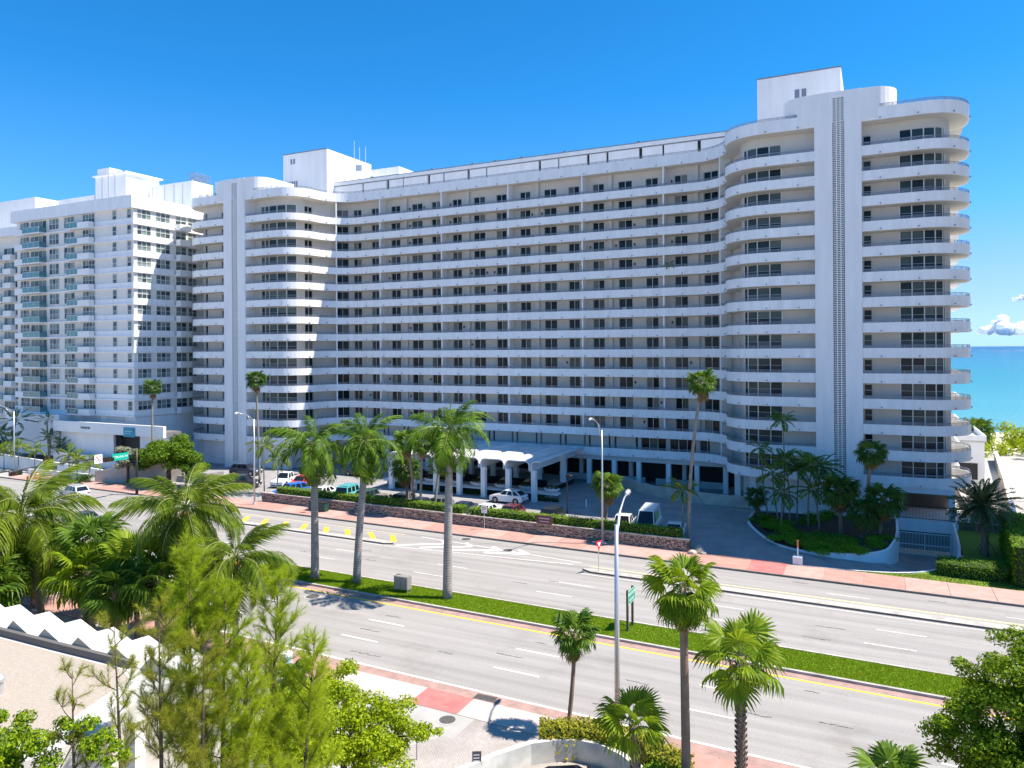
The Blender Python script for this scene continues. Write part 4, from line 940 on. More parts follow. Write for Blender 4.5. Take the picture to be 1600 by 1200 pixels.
for x, y in ((0,0),(3,0),(0,6),(3,6)):
    mb = MB(); mb.box(x-.12,x+.12,y-.12,y+.12,0,3.1); mb.build('post', M['beigew'], pg)
for i in range(9): mb = MB(); mb.box(-.4,3.4,i*.75-.05,i*.75+.05,3.1,3.3); mb.build('slat', M['beigew'], pg)
for i in range(3):
    t = thing('beach_umbrella', ['closed white beach umbrella standing nearest the pergola','closed white beach umbrella in the middle of the white deck','closed white beach umbrella at the far side of the white deck'][i], 'umbrella', (20.0+i*1.0,118+i*7,.8), group='closed beach umbrellas')
    mb = MB(); mb.tube([(0,0,0),(0,0,2.9)], .04, 6); mb.build('pole', M['steel'], t)
    mb = MB(); mb.lathe([(.22,1.1),(.28,1.3),(.12,2.4),(.02,2.9)], n=10); mb.build('canopy', M['white2'], t)
# the tower next door, outside the frame on the right: its shadow lies over the ramp and the planted bed
ot = thing('neighbour_tower', 'tall white apartment tower south of the ramp, beyond the right edge', 'building', (24,88,0))
mb = MB(); mb.box(-8,10,-5.7,8.5,0,67); mb.build('wall', M['white2'], ot)
mb = MB(); mb.box(-8.5,10.5,-6.2,9.0,-.1,.9); me = mb.mesh('balcony_band', M['bandwhite'])
for k in range(1,23): link('balcony_band', me, ot, (0,0,k*2.85))
# clouds far out over the sea
M['cloud'] = leafmat('cloud_white', (.93,.94,.95), (.93,.94,.95), .5, .85); 
def cloud(label, x, y, z, s, seed):
    rnd = random.Random(seed); mb = MB()
    import bmesh
    bm = bmesh.new()
    for i in range(26):
        px = rnd.gauss(0,.5)*s; pz = abs(rnd.gauss(0,.25))*s*max(.25,1-abs(px)/s); r = s*rnd.uniform(.10,.24)
        mtx = Matrix.Translation((px, rnd.gauss(0,.2)*s, pz)) @ Matrix.Diagonal((1,1,.8,1))
        bmesh.ops.create_icosphere(bm, subdivisions=3, radius=r, matrix=mtx)
    from mathutils import noise
    for v in bm.verts:
        n = v.normal if v.normal.length else v.co.normalized(); v.co += n*noise.noise(v.co/s*7)*s*.07
    me = bpy.data.meshes.new('cloud'); bm.to_mesh(me); bm.free(); me.materials.append(M['cloud'])
    me.polygons.foreach_set('use_smooth', [True]*len(me.polygons))
    o = link('cloud', me, None, (x,y,z)); tag(o, label, 'cloud', 'clouds over the sea'); return o
cloud('larger white cumulus cloud low over the sea beside the tower', 668, 5326, 105, 150, 1)
cloud('second cumulus cloud low over the sea at the right edge', 800, 5400, 105, 120, 2)
cloud('small white cloud high above the other two clouds at the right edge', 812, 5402, 300, 60, 3)
# ------------------------------------------------------------------ palms, trees and hedges
M['royal'] = leafmat('royal_palm_leaf', (.022,.085,.006), (.17,.29,.012), .35, .4)
M['coco'] = leafmat('coconut_palm_leaf', (.028,.085,.006), (.23,.30,.018), .4, .38)
M['fan'] = leafmat('fan_palm_leaf', (.03,.09,.010), (.15,.25,.018), .3, .4)
M['fanlight'] = leafmat('bright_fan_palm_leaf', (.06,.15,.006), (.28,.37,.018), .4, .38)
M['fandark'] = leafmat('deep_green_fan_leaf', (.025,.08,.016), (.11,.20,.03), .25, .45)
M['alex'] = leafmat('alexander_palm_leaf', (.025,.09,.012), (.13,.25,.022), .3, .42)
M['phoenix'] = leafmat('grey_green_palm_leaf', (.035,.075,.035), (.11,.17,.07), .25, .5)
M['dead'] = leafmat('dead_palm_leaf', (.17,.10,.045), (.38,.26,.12), .2, .8)
M['deadgrey'] = leafmat('grey_dead_leaf', (.18,.14,.09), (.34,.28,.19), .15, .8)
M['shaft'] = mat('green_crownshaft', (.16,.26,.05), .4, .3, 2, world_pos=False)
M['petiole'] = mat('leaf_stalk', (.20,.24,.05), .5, .2, 3, world_pos=False)
def trunkmat(name, c1, c2, scale, b=.4):
    m = mat(name, c1, .9); nt = m.node_tree; N = nt.nodes; L = nt.links; bs = N['Principled BSDF']
    tc = N.new('ShaderNodeTexCoord'); w = N.new('ShaderNodeTexWave'); w.bands_direction = 'Z'; w.inputs['Scale'].default_value = scale; w.inputs['Distortion'].default_value = 1.2; w.inputs['Detail'].default_value = 3; w.inputs['Detail Scale'].default_value = 2
    L.new(tc.outputs['Object'], w.inputs['Vector'])
    nz = N.new('ShaderNodeTexNoise'); nz.inputs['Scale'].default_value = 2.5; nz.inputs['Detail'].default_value = 5; L.new(tc.outputs['Object'], nz.inputs['Vector'])
    mx = N.new('ShaderNodeMath'); mx.operation = 'MULTIPLY_ADD'; mx.inputs[1].default_value = .45; L.new(w.outputs['Fac'], mx.inputs[0]); L.new(nz.outputs['Fac'], mx.inputs[2])
    r = N.new('ShaderNodeValToRGB'); r.color_ramp.elements[0].position = .35; r.color_ramp.elements[1].position = .95; r.color_ramp.elements[0].color = (*c2,1); r.color_ramp.elements[1].color = (*c1,1)
    L.new(mx.outputs[0], r.inputs['Fac']); L.new(r.outputs[0], bs.inputs['Base Color'])
    bp = N.new('ShaderNodeBump'); bp.inputs['Strength'].default_value = b; bp.inputs['Distance'].default_value = .04; L.new(mx.outputs[0], bp.inputs['Height']); L.new(bp.outputs[0], bs.inputs['Normal'])
    return m
M['t_royal'] = trunkmat('grey_royal_trunk', (.34,.31,.29), (.20,.185,.175), 1.6, .25)
M['t_fan'] = trunkmat('brown_fan_trunk', (.33,.22,.165), (.15,.10,.075), 4)
M['t_coco'] = trunkmat('grey_brown_coco_trunk', (.27,.23,.18), (.13,.11,.085), 5)
M['t_thin'] = trunkmat('pale_thin_trunk', (.28,.27,.22), (.15,.14,.11), 4)
M['bark'] = mat('dark_bark', (.10,.075,.055), .95, .4, 3, bump=.5, bscale=12, world_pos=False)
def pinnate(name, L, n, ll, lw, arch, hang, m, seed=0, start=.16, plumose=.25, fwd=.55):
    rng = np.random.RandomState(seed); k = 24
    t = np.linspace(0,1,k+1); ang = -arch*t**1.4; ds = L/k
    px = np.concatenate([[0], np.cumsum(np.cos(ang[:-1])*ds)]); pz = np.concatenate([[0], np.cumsum(np.sin(ang[:-1])*ds)])
    V, F, MI = [], [], []
    for i in range(k+1):
        r = .035*L/4*(1-.85*t[i])+.004
        for j in range(3): a = 2*PI*j/3+PI/2; V.append((px[i]-math.sin(ang[i])*math.sin(a)*r, math.cos(a)*r*1.3, pz[i]+math.cos(ang[i])*math.sin(a)*r))
    for i in range(k):
        for j in range(3): F.append((i*3+j, i*3+(j+1)%3, (i+1)*3+(j+1)%3, (i+1)*3+j)); MI.append(1)
    for s in (-1,1):
        for q in range(n):
            u = start+(1-start)*(q+rng.rand()*.6)/n; x = np.interp(u,t,px); z = np.interp(u,t,pz); a = np.interp(u,t,ang)
            l = ll*(math.sin(PI*min(1,.10+.86*u))**.7)*(.85+.3*rng.rand())
            f = fwd+.5*u; d = np.array([f, s*1.0, 0.0]); d /= np.linalg.norm(d)
            lift = plumose*(rng.rand()-.5)*2+.15
            D = np.array([d[0]*math.cos(a), d[1], d[0]*math.sin(a)+lift]); D /= np.linalg.norm(D)
            hg = hang*(.7+.6*rng.rand())
            b0 = np.array([x,0,z]); mid = b0+D*l*.5-np.array([0,0,hg*l*.22]); tip = b0+D*l*.92-np.array([0,0,hg*l*.85])
            T = np.array([math.cos(a),0,math.sin(a)]); w = lw*(.7+.6*rng.rand())
            o = len(V); V.extend([tuple(b0-T*w*.3), tuple(mid-T*w), tuple(tip), tuple(mid+T*w)]); F.append((o,o+1,o+2,o+3)); MI.append(0)
    me = bpy.data.meshes.new(name); me.from_pydata([tuple(map(float,v)) for v in V], [], F); me.materials.append(m); me.materials.append(M['petiole'] if m not in (M['dead'],M['deadgrey']) else m)
    me.polygons.foreach_set('material_index', MI); me.update(); return me
def fanleaf(name, pl, r, ns, span, droop, m, seed=0, w=.5):
    rng = np.random.RandomState(seed); V, F, MI = [], [], []
    sag = .12*pl
    for i in range(5):
        t = i/4; x = pl*t; z = -sag*t*t
        for j in range(3): a = 2*PI*j/3; V.append((x, math.cos(a)*.018, z+math.sin(a)*.012))
    for i in range(4):
        for j in range(3): F.append((i*3+j,i*3+(j+1)%3,(i+1)*3+(j+1)%3,(i+1)*3+j)); MI.append(1)
    hub = np.array([pl,0,-sag])
    for i in range(ns):
        a = -span/2+span*(i+.5)/ns; da = span/ns*.5*1.05; rr = r*(.86+.14*math.cos(a*.9))*(.92+.16*rng.rand())
        fold = (.05 if i % 2 else -.05)*r
        def pt(ang, q, dz): return tuple(hub+np.array([math.cos(ang)*q, math.sin(ang)*q, dz-.18*abs(math.sin(ang))*q]))
        o = len(V); q = .62*rr; dz = -droop*.18*r
        V.extend([tuple(hub), pt(a-da,q,dz+fold*.5), pt(a-da*.35,rr*.86,-droop*.45*r), pt(a+rng.normal()*.03,rr,-droop*(.8+.5*rng.rand())*r), pt(a+da*.35,rr*.86,-droop*.45*r), pt(a+da,q,dz-fold*.5)])
        F.append((o,o+1,o+2,o+3,o+4,o+5)); MI.append(0)
    me = bpy.data.meshes.new(name); me.from_pydata([tuple(map(float,v)) for v in V], [], F); me.materials.append(m); me.materials.append(M['petiole'] if m not in (M['dead'],M['deadgrey']) else m)
    me.polygons.foreach_set('material_index', MI); me.update(); return me
FR = {
 'royal': [pinnate('frond',4.1,62,.92,.055,a,.75,M['royal'],i,.12,.7) for i,a in enumerate((1.2,1.8,2.4))],
 'coco': [pinnate('frond',4.5,66,1.0,.045,a,1.35,M['coco'],10+i,.14,.15) for i,a in enumerate((1.1,1.6,2.1))],
 'alex': [pinnate('frond',1.8,22,.55,.055,a,.5,M['alex'],20+i,.12,.1) for i,a in enumerate((.9,1.3))],
 'alexl': [pinnate('frond',1.8,22,.55,.055,a,.5,M['coco'],24+i,.12,.1) for i,a in enumerate((.9,1.3))],
 'phoenix': [pinnate('frond',2.9,70,.50,.045,a,.15,M['phoenix'],30+i,.1,.3) for i,a in enumerate((.5,.8))],
 'phoenixd': [pinnate('dead_frond',2.3,26,.38,.022,1.0,.6,M['deadgrey'],34,.1,.3)],
 'fan': [fanleaf('frond',.85,.85,20,4.4,.45,M['fan'],40), fanleaf('frond',.75,.9,20,4.2,.7,M['fan'],41)],
 'fanlight': [fanleaf('frond',.9,.95,24,4.2,.35,M['fanlight'],42), fanleaf('frond',.8,.95,24,4.0,.6,M['fanlight'],43)],
 'fandark': [fanleaf('frond',.85,.85,18,4.4,.5,M['fandark'],44), fanleaf('frond',.75,.9,18,4.2,.75,M['fandark'],45)],
 'dead': [fanleaf('dead_frond',.7,.75,12,2.4,.9,M['dead'],46)],
 'royald': [pinnate('dead_frond',3.2,34,.7,.04,1.3,1.4,M['dead'],60,.12,.3)],
 'travel': [pinnate('frond',2.6,26,.42,.05,.7,.3,M['fandark'],50,.3,.05,.2)],
}
def crown(root, key, n, top, sc, hi, lo, seed, skirt=0, skirtkey='dead', tilt=0):
    rng = random.Random(seed); ms = FR[key]
    for i in range(n):
        f = (i+.5)/n; pitch = hi+(lo-hi)*f**.85+rng.uniform(-8,8); az = i*2.39996+rng.uniform(-.2,.2)
        me = ms[min(len(ms)-1, int(f*len(ms)))] if rng.random() < .7 else rng.choice(ms)
        s = sc*rng.uniform(.86,1.08)*(1 if f > .12 else .8)
        link(me.name.split('.')[0], me, root, (top[0]+.06*math.cos(az), top[1]+.06*math.sin(az), top[2]+.12*(1-f)), (rng.uniform(-.5,.5), -math.radians(pitch), az), s)
    for i in range(skirt):
        az = i*2.39996+1; me = FR[skirtkey][0]
        link('dead_frond', me, root, (top[0]+.08*math.cos(az), top[1]+.08*math.sin(az), top[2]-.15-rng.random()*.5), (rng.uniform(-.4,.4), math.radians(rng.uniform(48,82)), az), sc*rng.uniform(.75,1.05))
def trunk(root, top, r0, r1, m, n=9, bow=0, bulge=0, rough=0, seed=0):
    rng = random.Random(seed); pts, rad = [], []
    k = 14
    for i in range(k+1):
        t = i/k; b = bow*math.sin(PI*t)
        pts.append((top[0]*t**1.3+b, top[1]*t**1.3, top[2]*t-.1*(i == 0))); rr = r0+(r1-r0)*t+bulge*math.exp(-((t-.5)/.25)**2)+(.12*r0 if i == 0 else 0)
        rad.append(rr)
    mb = MB(); mb.tube(pts, rad, n)
    if rough:
        nb_ = int(top[2]/.11)
        for i in range(nb_):
            t = i/nb_; x = top[0]*t**1.3+bow*math.sin(PI*t); y = top[1]*t**1.3; z = top[2]*t; a0 = i*2.4
            for j in range(4):
                a = a0+j*PI/2; rr = r0+(r1-r0)*t; c, s = math.cos(a), math.sin(a); w = .07
                p = Vector((x+c*rr*.85, y+s*rr*.85, z)); q = Vector((x+c*(rr+rough), y+s*(rr+rough), z+.16)); tv = Vector((-s,c,0))*w
                mb.add([p-tv,p+tv,q+tv*.6,q-tv*.6,q+tv*.6+Vector((0,0,-.07)),q-tv*.6+Vector((0,0,-.07))], [(0,1,2,3),(1,0,5,4),(3,2,4,5)])
    return mb.build('trunk', m, root, smooth=not rough)
def palm(kind, label, base, top, group, seed, z0=0, r=None, sc=1.0, cat='palm tree', name=None, **k):
    t = thing(name or {'royal':'royal_palm','coco':'coconut_palm','fan':'fan_palm','fanlight':'fan_palm','fandark':'fan_palm','alex':'slender_palm','alexl':'slender_palm','phoenix':'date_palm'}[kind], label, cat, (base[0],base[1],z0), 0, group)
    tp = (top[0]-base[0], top[1]-base[1], top[2]-z0)
    if kind == 'royal':
        shaft = 1.7; tt = (tp[0], tp[1], tp[2]-shaft)
        trunk(t, tt, r or .35, .26, M['t_royal'], 12, seed=seed)
        mb = MB(); mb.tube([(tt[0],tt[1],tt[2]-.02),(tp[0],tp[1],tt[2]+.5),(tp[0],tp[1],tp[2]-.4),(tp[0],tp[1],tp[2]+.2)], [.24,.22,.15,.08], 10); mb.build('crownshaft', M['shaft'], t, smooth=True)
        crown(t, 'royal', k.get('n',17)+4, tp, sc*1.05, 82, -58, seed, 3, 'royald')
        mb = MB(); mb.tube([(tp[0],tp[1],tp[2]+.1),(tp[0]+.1,tp[1],tp[2]+1.8*sc),(tp[0]+.35,tp[1],tp[2]+2.9*sc)], [.07,.05,.01], 6); mb.build('spear_leaf', M['shaft'], t)
    elif kind == 'coco':
        trunk(t, tp, r or .20, .13, M['t_coco'], 9, k.get('bow',0), seed=seed); crown(t, 'coco', k.get('n',20)+6, tp, sc, 80, -52, seed)
        for i in range(7):
            a = i*.9; mb = MB(); mb.lathe([(.03,-.14),(.11,-.05),(.11,.06),(.03,.14)], n=8); mb.build('coconut', mat_coconut, t, (tp[0]+.24*math.cos(a),tp[1]+.24*math.sin(a),tp[2]-.25-.08*(i%3)), smooth=True)
    elif kind in ('alex','alexl'):
        trunk(t, tp, r or .09, .06, M['t_thin'], 7, k.get('bow',0), seed=seed)
        mb = MB(); mb.tube([(tp[0],tp[1],tp[2]-.7),(tp[0],tp[1],tp[2]+.05)], [.075,.05], 7); mb.build('crownshaft', M['shaft'], t, smooth=True)
        crown(t, kind, k.get('n',9), tp, sc, 70, -20, seed)
    elif kind == 'phoenix':
        trunk(t, tp, r or .30, .28, M['t_fan'], 10, seed=seed); crown(t, 'phoenix', 62, tp, sc, 85, -42, seed, 16, 'phoenixd')
    else:
        trunk(t, tp, r or .2, (r or .2)*.8, M['t_fan'] if k.get('tm') is None else M[k['tm']], 9, k.get('bow',0), rough=k.get('rough',0), seed=seed)
        crown(t, kind, k.get('n',26), tp, sc, 85, k.get('lo',-40), seed, k.get('skirt',8))
    return t
mat_coconut = mat('coconut_husk', (.42,.22,.05), .6)
GR = 'royal palms on the grassy median'
palm('royal', 'royal palm with a thick dark grey trunk, first on the grass median', (-41.9,48.1), (-41.9,48.1,11.3), GR, 1, .1, sc=.98)
palm('royal', 'royal palm with a leaning pale trunk, second on the grass median', (-38.0,48.6), (-37.3,48.9,11.6), GR, 2, .1, r=.32, sc=.92, n=15)
palm('royal', 'tallest royal palm, on the grass median beside the grey utility box', (-29.3,48.4), (-29.1,48.5,12.9), GR, 3, .1, r=.36, sc=.95)
GL = 'palms of the parking court'
palm('fandark', 'very tall thin fan palm before the left wing of the long tower', (-79.8,80.0), (-80.2,79.8,14.9), GL, 4, r=.16, sc=1.0, skirt=10, tm='t_thin')
palm('fandark', 'thin tall fan palm before the neighbour block on the left', (-101.1,79.0), (-101.0,79.0,13.4), GL, 5, r=.15, sc=.95, skirt=4, tm='t_thin')
palm('fan', 'tallest thin fan palm with a bowed trunk at the driveway mouth', (-16.1,71.0), (-15.0,71.9,15.7), GL, 6, r=.18, sc=.92, skirt=14, tm='t_thin', bow=-.25)
palm('fan', 'stout round fan palm by the hedge near the white van', (-24.6,71.3), (-24.4,71.6,5.2), GL, 7, r=.17, sc=1.02, n=34, skirt=12)
palm('alexl', 'short bright palm with a thin pale trunk beside the white van', (-16.9,71.6), (-16.8,71.6,5.3), GL, 8, sc=1.05, n=11)
palm('fan', 'fan palm with a brown skirt, left one behind the hedge gap', (-47.7,71.5), (-48.4,71.2,8.5), GL, 9, r=.2, sc=1.05, skirt=16, bow=.2)
palm('fandark', 'low bushy dark fan palm behind the hedge gap', (-49.6,73.2), (-49.8,73.0,5.0), GL, 10, r=.22, sc=1.15, n=34, skirt=18)
palm('fan', 'fan palm with a slim straight trunk in the middle of the hedge gap', (-46.5,71.0), (-46.2,71.1,8.4), GL, 11, r=.15, sc=.95, skirt=8, tm='t_thin')
palm('fan', 'fan palm leaning right with a pale trunk at the right of the hedge gap', (-45.3,72.0), (-44.3,72.4,8.3), GL, 12, r=.17, sc=1.0, skirt=14, tm='t_thin')
palm('alexl', 'yellowish palm cluster beside the far left street lamp', (-72.6,73.6), (-72.8,73.6,6.3), GL, 13, sc=1.25, n=12)
palm('alexl', 'shorter yellowish palm right of the palm cluster by the street lamp', (-71.0,74.2), (-70.6,74.2,4.7), GL, 14, sc=1.15, n=12)
palm('fanlight', 'bright fan palm whose head hides behind the second royal palm', (-55.6,72.0), (-55.4,72.0,7.6), GL, 15, r=.17, sc=1.0, skirt=8)
GB = 'slender palms in the bed before the right pylon'
for i, (kd, lb, b, tp, s) in enumerate([
 ('alex','tallest slender palm of the bed, before the white band',(-9.2,86.0),(-9.2,86.0,11.0),.85),('alex','slender palm leaning left, tall one at the left of the bed',(-10.7,85.6),(-11.4,85.3,7.9),.8),
 ('alex','slender palm with a straight trunk below the tallest one',(-8.4,84.0),(-8.8,83.8,6.9),.95),('alex','broad headed slender palm at the right of the bed',(-6.4,83.0),(-6.0,83.2,6.7),1.15),
 ('alexl','bright yellow green slender palm in the middle of the bed',(-9.3,83.0),(-9.9,82.7,5.6),1.0),('alex','short slender palm at the front of the bed',(-8.9,80.6),(-8.7,80.6,4.0),.9),
 ('alex','slender palm with a bare trunk next to the clustered fan palms',(-5.3,82.0),(-5.9,81.6,4.4),.9),('alex','slender palm half hidden behind the bright one',(-7.6,84.6),(-7.4,84.4,6.0),1.0),('alex','dark slender palm crossing the white wall',(-5.6,84.6),(-5.2,84.5,6.4),1.1)]):
    palm(kd, lb, b, tp, GB, 60+i, .1, sc=s*1.22, bow=random.Random(i).uniform(-.25,.25), n=12)
GS = 'fan palms with brown skirts before the right pylon'
palm('fandark', 'tall fan palm with a dark curved trunk before the right stub balconies', (-0.8,80.5), (-0.4,80.7,8.7), GS, 80, .3, r=.19, sc=.95, skirt=10, bow=-.15, n=30)
palm('fandark', 'bushy fan palm with a red brown skirt before the vent strip', (-3.2,80.8), (-3.3,80.8,4.7), GS, 81, .2, r=.2, sc=1.25, skirt=16, n=36)
palm('fandark', 'bushy leaning fan palm nearest the garage gate', (0.2,80.0), (.6,80.0,4.2), GS, 82, .4, r=.2, sc=1.2, skirt=14, n=34)
palm('fandark', 'low fan palm under the tall curved fan palm', (-1.3,79.6), (-1.2,79.6,2.9), GS, 83, .3, r=.17, sc=1.0, skirt=10, n=26)
palm('fandark', 'small dark fan palm at the left end of the planted bed', (-12.0,86.6), (-12.1,86.6,2.3), GS, 84, .1, r=.1, sc=.85, skirt=3, n=24)
t = palm('phoenix', 'big round grey green date palm on props by the retaining wall', (8.8,79.0), (8.6,79.0,4.6), None, 90, .05, sc=1.08)
for a in (.3,1.9,3.4,5.0): mb = MB(); mb.beam((.15*math.cos(a),.15*math.sin(a),1.5),(1.1*math.cos(a),1.1*math.sin(a),-.05),.09,.05); mb.build('prop', M['deadgrey'], t)
GN = 'palms along the near pavement'
palm('fan', 'small fan palm with a drooping dead leaf beside the red edged hedge', (-13.8,34.2), (-13.45,34.3,4.9), GN, 91, r=.12, sc=.72, skirt=5, n=24, bow=.1)
palm('fanlight', 'tall fan palm with a straight pinkish trunk near the camera', (-7.2,31.0), (-7.3,31.0,9.0), GN, 92, r=.2, sc=.93, skirt=18, n=36, lo=-68)
palm('fanlight', 'fan palm with a rough scaly trunk near the right front', (-4.9,30.5), (-4.9,30.5,6.7), GN, 93, r=.2, sc=1.08, skirt=0, n=17, rough=.07, lo=-45)
palm('fanlight', 'short fan palm rising out of the curved white wall', (-8.9,29.5), (-9.0,29.5,3.5), GN, 94, r=.2, sc=.9, skirt=2, n=17, rough=.05, lo=-10)
palm('fan', 'fan palm head cut by the bottom edge of the picture', (.6,29.0), (.5,28.9,3.8), GN, 95, r=.2, sc=.9, skirt=4, n=20)
GC = 'coconut palms at the left front'
palm('coco', 'large coconut palm at the left edge with arching fronds', (-54.0,33.0), (-55.3,32.4,7.0), GC, 100, r=.26, sc=1.45, n=26)
palm('coco', 'coconut palm standing before the crossing with hanging fronds', (-39.7,33.0), (-39.8,33.5,8.9), GC, 101, sc=1.05, n=26)
palm('coco', 'smaller coconut palm right of the hanging one, by the median end', (-35.6,33.6), (-35.5,33.6,6.2), GC, 102, sc=.9, n=20)
GF = 'fan palms behind the folded roof'
for i,(lb,b,tp,s) in enumerate([('fan palm at the left edge below the large coconut palm',(-58.5,30.0),(-58.5,30,5.2),1.6),('second fan palm at the left edge beside the large coconut palm',(-55.0,30.5),(-55,30.5,4.2),1.5),('fan palm filling the left side of the gap under the hanging coconut palm',(-43.8,33.0),(-43.8,33,5.0),1.5),('fan palm directly below the hanging coconut palm',(-40.6,32.0),(-40.5,32,4.6),1.45),('fan palm low on the pavement right of the hanging coconut palm',(-37.2,32.6),(-37.2,32.6,3.9),1.3),('tall bright fan palm between the two coconut palms',(-48.6,33.0),(-48.5,33,5.8),1.5),('bright fan palm behind the folded roof edge',(-46.8,32.0),(-47.1,31.9,4.4),1.5),('low fan palm left of the bright one behind the folded roof',(-52.9,29.0),(-53.1,28.9,3.4),1.5),('fan palm at the far side of the left pavement',(-56.7,34.0),(-56.5,34.1,3.6),1.5),('broad fan palm right of the bright one behind the folded roof',(-43.3,31.0),(-43.2,31.0,3.9),1.4),('fan palm tucked behind the coconut palm trunk',(-60.5,31.0),(-60.5,31,4.5),1.6),('low fan palm next to the pavement in the gap of the roof edge',(-49.8,34.2),(-49.8,34.3,3.0),1.3)]):
    palm('fanlight' if i % 2 == 0 else 'fan', lb, b, tp, GF, 110+i, r=.18, sc=s, skirt=4, n=28)
GM = 'small clipped palms before the neighbour block'
for i,(lb,b,tp,s) in enumerate([('small palm furthest left before the white forecourt wall',(-122.6,71.5),(-122.7,71.5,3.9),1.2),('small palm next to the bright shrub before the forecourt wall',(-118.6,71.6),(-118.5,71.6,3.6),1.1),('small palm at the left of the traffic arm',(-107.4,69.8),(-107.3,69.8,3.7),1.25),('small palm below the white podium wall',(-105.2,69.6),(-105.1,69.6,3.3),1.1),('small palm beside the no turn sign',(-102.4,69.5),(-102.1,69.6,3.0),1.15),('small palm at the far left edge beside the lamp',(-126.5,71.5),(-126.4,71.5,3.4),1.2)]):
    palm('alexl', lb, b, tp, GM, 130+i, sc=s, n=12)
def travellers(label, b, h, sc, n, seed, grp=None):
    t = thing('traveller_palm', label, 'palm tree', (b[0],b[1],0), 0, grp); rng = random.Random(seed)
    for s in range(3):
        tp = (rng.uniform(-1.6,1.6), rng.uniform(-.5,.5), h*(1 if s == 0 else rng.uniform(.45,.7)))
        trunk(t, tp, .16, .12, M['t_thin'], 7, seed=s); crown(t, 'travel', n, tp, sc, 80, -10, seed+s)
    return t
travellers('tall dark traveller palm clump against the podium wall', (-127.6,79.5), 7.0, .9, 10, 1)
travellers('broad dark palm clump at the far left edge by the lamp', (-134.0,76.5), 7.2, 1.3, 14, 2)
travellers('low dark palm clump beside the traveller palm', (-123.5,79.6), 3.2, .85, 10, 3)
# hedges and shrubs ---------------------------------------------------------
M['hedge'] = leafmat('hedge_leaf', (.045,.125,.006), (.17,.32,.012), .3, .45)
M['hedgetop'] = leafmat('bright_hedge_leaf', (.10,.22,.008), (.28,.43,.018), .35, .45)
M['shrub'] = leafmat('shrub_leaf', (.05,.15,.008), (.20,.38,.016), .3, .45)
M['redhedge'] = leafmat('red_tipped_leaf', (.10,.20,.010), (.42,.36,.03), .35, .4)
M['tree'] = leafmat('bright_tree_leaf', (.07,.18,.004), (.42,.50,.012), .4, .4)
M['treedk'] = leafmat('deep_tree_leaf', (.03,.10,.006), (.20,.31,.012), .35, .42)
M['core'] = mat('hedge_core_shade', (.02,.035,.010), 1.0)  # near-black block colour stands in for the shade inside the hedges
M['twig'] = leafmat('yellow_needle', (.16,.28,.008), (.50,.58,.03), .55, .5)
M['twigdk'] = leafmat('dark_needle', (.15,.18,.012), (.40,.42,.04), .5, .5)
M['silver'] = leafmat('silvery_leaf', (.14,.17,.10), (.42,.42,.33), .3, .5)
def hedge(label, path, w, z0, z1, m, dens_=95, size=.075, name='hedge', rough=.10, grp=None, m2=None, topround=.12):
    L = plen(path); c = at(path, L/2); t = thing(name, label, 'hedge', (c[0],c[1],z0), 0, grp)
    q = [at(path, L*i/14) for i in range(15)]; q = [(x-c[0],y-c[1]) for x,y in q]; h = z1-z0
    mb = MB(); ins = .1; mb.sweep(q, [(-w/2+ins,0),(w/2-ins,0),(w/2-ins,h-ins),(-w/2+ins,h-ins)]); mb.build('dark_core', M['core'], t)
    per = 2*h+w; n = int(L*per*dens_); nr = normals(q)
    s = np.random.rand(n)*L; a = np.random.rand(n)*per
    P = np.array([at(q, x) for x in s]); acc = np.linspace(0,L,15); I = np.clip((s/L*14).astype(int),0,14); NR = np.array(nr)[I]
    off = np.where(a < h, -w/2, np.where(a > h+w, w/2, a-h-w/2)); z = np.where(a < h, a, np.where(a > h+w, per-a, h))
    bump = np.sin(s*2.1)*np.cos(a*3.1+s)*rough*.5
    jit = np.random.normal(size=(n,3))*rough*.5
    ne = int(w*h*dens_*1.3)
    X = np.stack([P[:,0]+NR[:,0]*off, P[:,1]+NR[:,1]*off, z+bump*.6], 1)+jit; X[:,2] = np.clip(X[:,2],.02,None)
    nv = np.stack([NR[:,0]*np.where(a < h,-1,np.where(a > h+w,1,0)), NR[:,1]*np.where(a < h,-1,np.where(a > h+w,1,0)), np.where((a>=h)&(a<=h+w),1,.25)],1)+np.random.normal(size=(n,3))*.55
    nv /= np.linalg.norm(nv,axis=1)[:,None]; tt = np.cross(nv,np.random.normal(size=(n,3))); tt /= np.linalg.norm(tt,axis=1)[:,None]; bb = np.cross(nv,tt); sz = size*(.6+.8*np.random.rand(n))[:,None]
    E_ = []
    for e in (0,-1):
        oo = (np.random.rand(ne)-.5)*w; zz = np.random.rand(ne)*h; NX = np.array(nr[e]); E_.append(np.stack([q[e][0]+NX[0]*oo, q[e][1]+NX[1]*oo, zz],1)+np.random.normal(size=(ne,3))*rough*.5)
    if ne:
        E_ = np.concatenate(E_); X = np.concatenate([X,E_]); m_ = len(E_); nv2 = np.random.normal(size=(m_,3)); nv2 /= np.linalg.norm(nv2,axis=1)[:,None]
        t2 = np.cross(nv2,np.random.normal(size=(m_,3))); t2 /= np.linalg.norm(t2,axis=1)[:,None]; tt = np.concatenate([tt,t2]); bb = np.concatenate([bb,np.cross(nv2,t2)]); sz = np.concatenate([sz,size*(.6+.8*np.random.rand(m_))[:,None]]); a = np.concatenate([a,np.zeros(m_)]); n += m_
    V = np.stack([X-tt*sz,X+bb*sz*.55,X+tt*sz,X-bb*sz*.55],1).reshape(-1,3)
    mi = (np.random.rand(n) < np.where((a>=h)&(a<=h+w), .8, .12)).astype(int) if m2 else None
    link('foliage', tri_mesh('foliage', V, np.arange(n*4).reshape(-1,4), [m, m2] if m2 else m, mi), t); return t
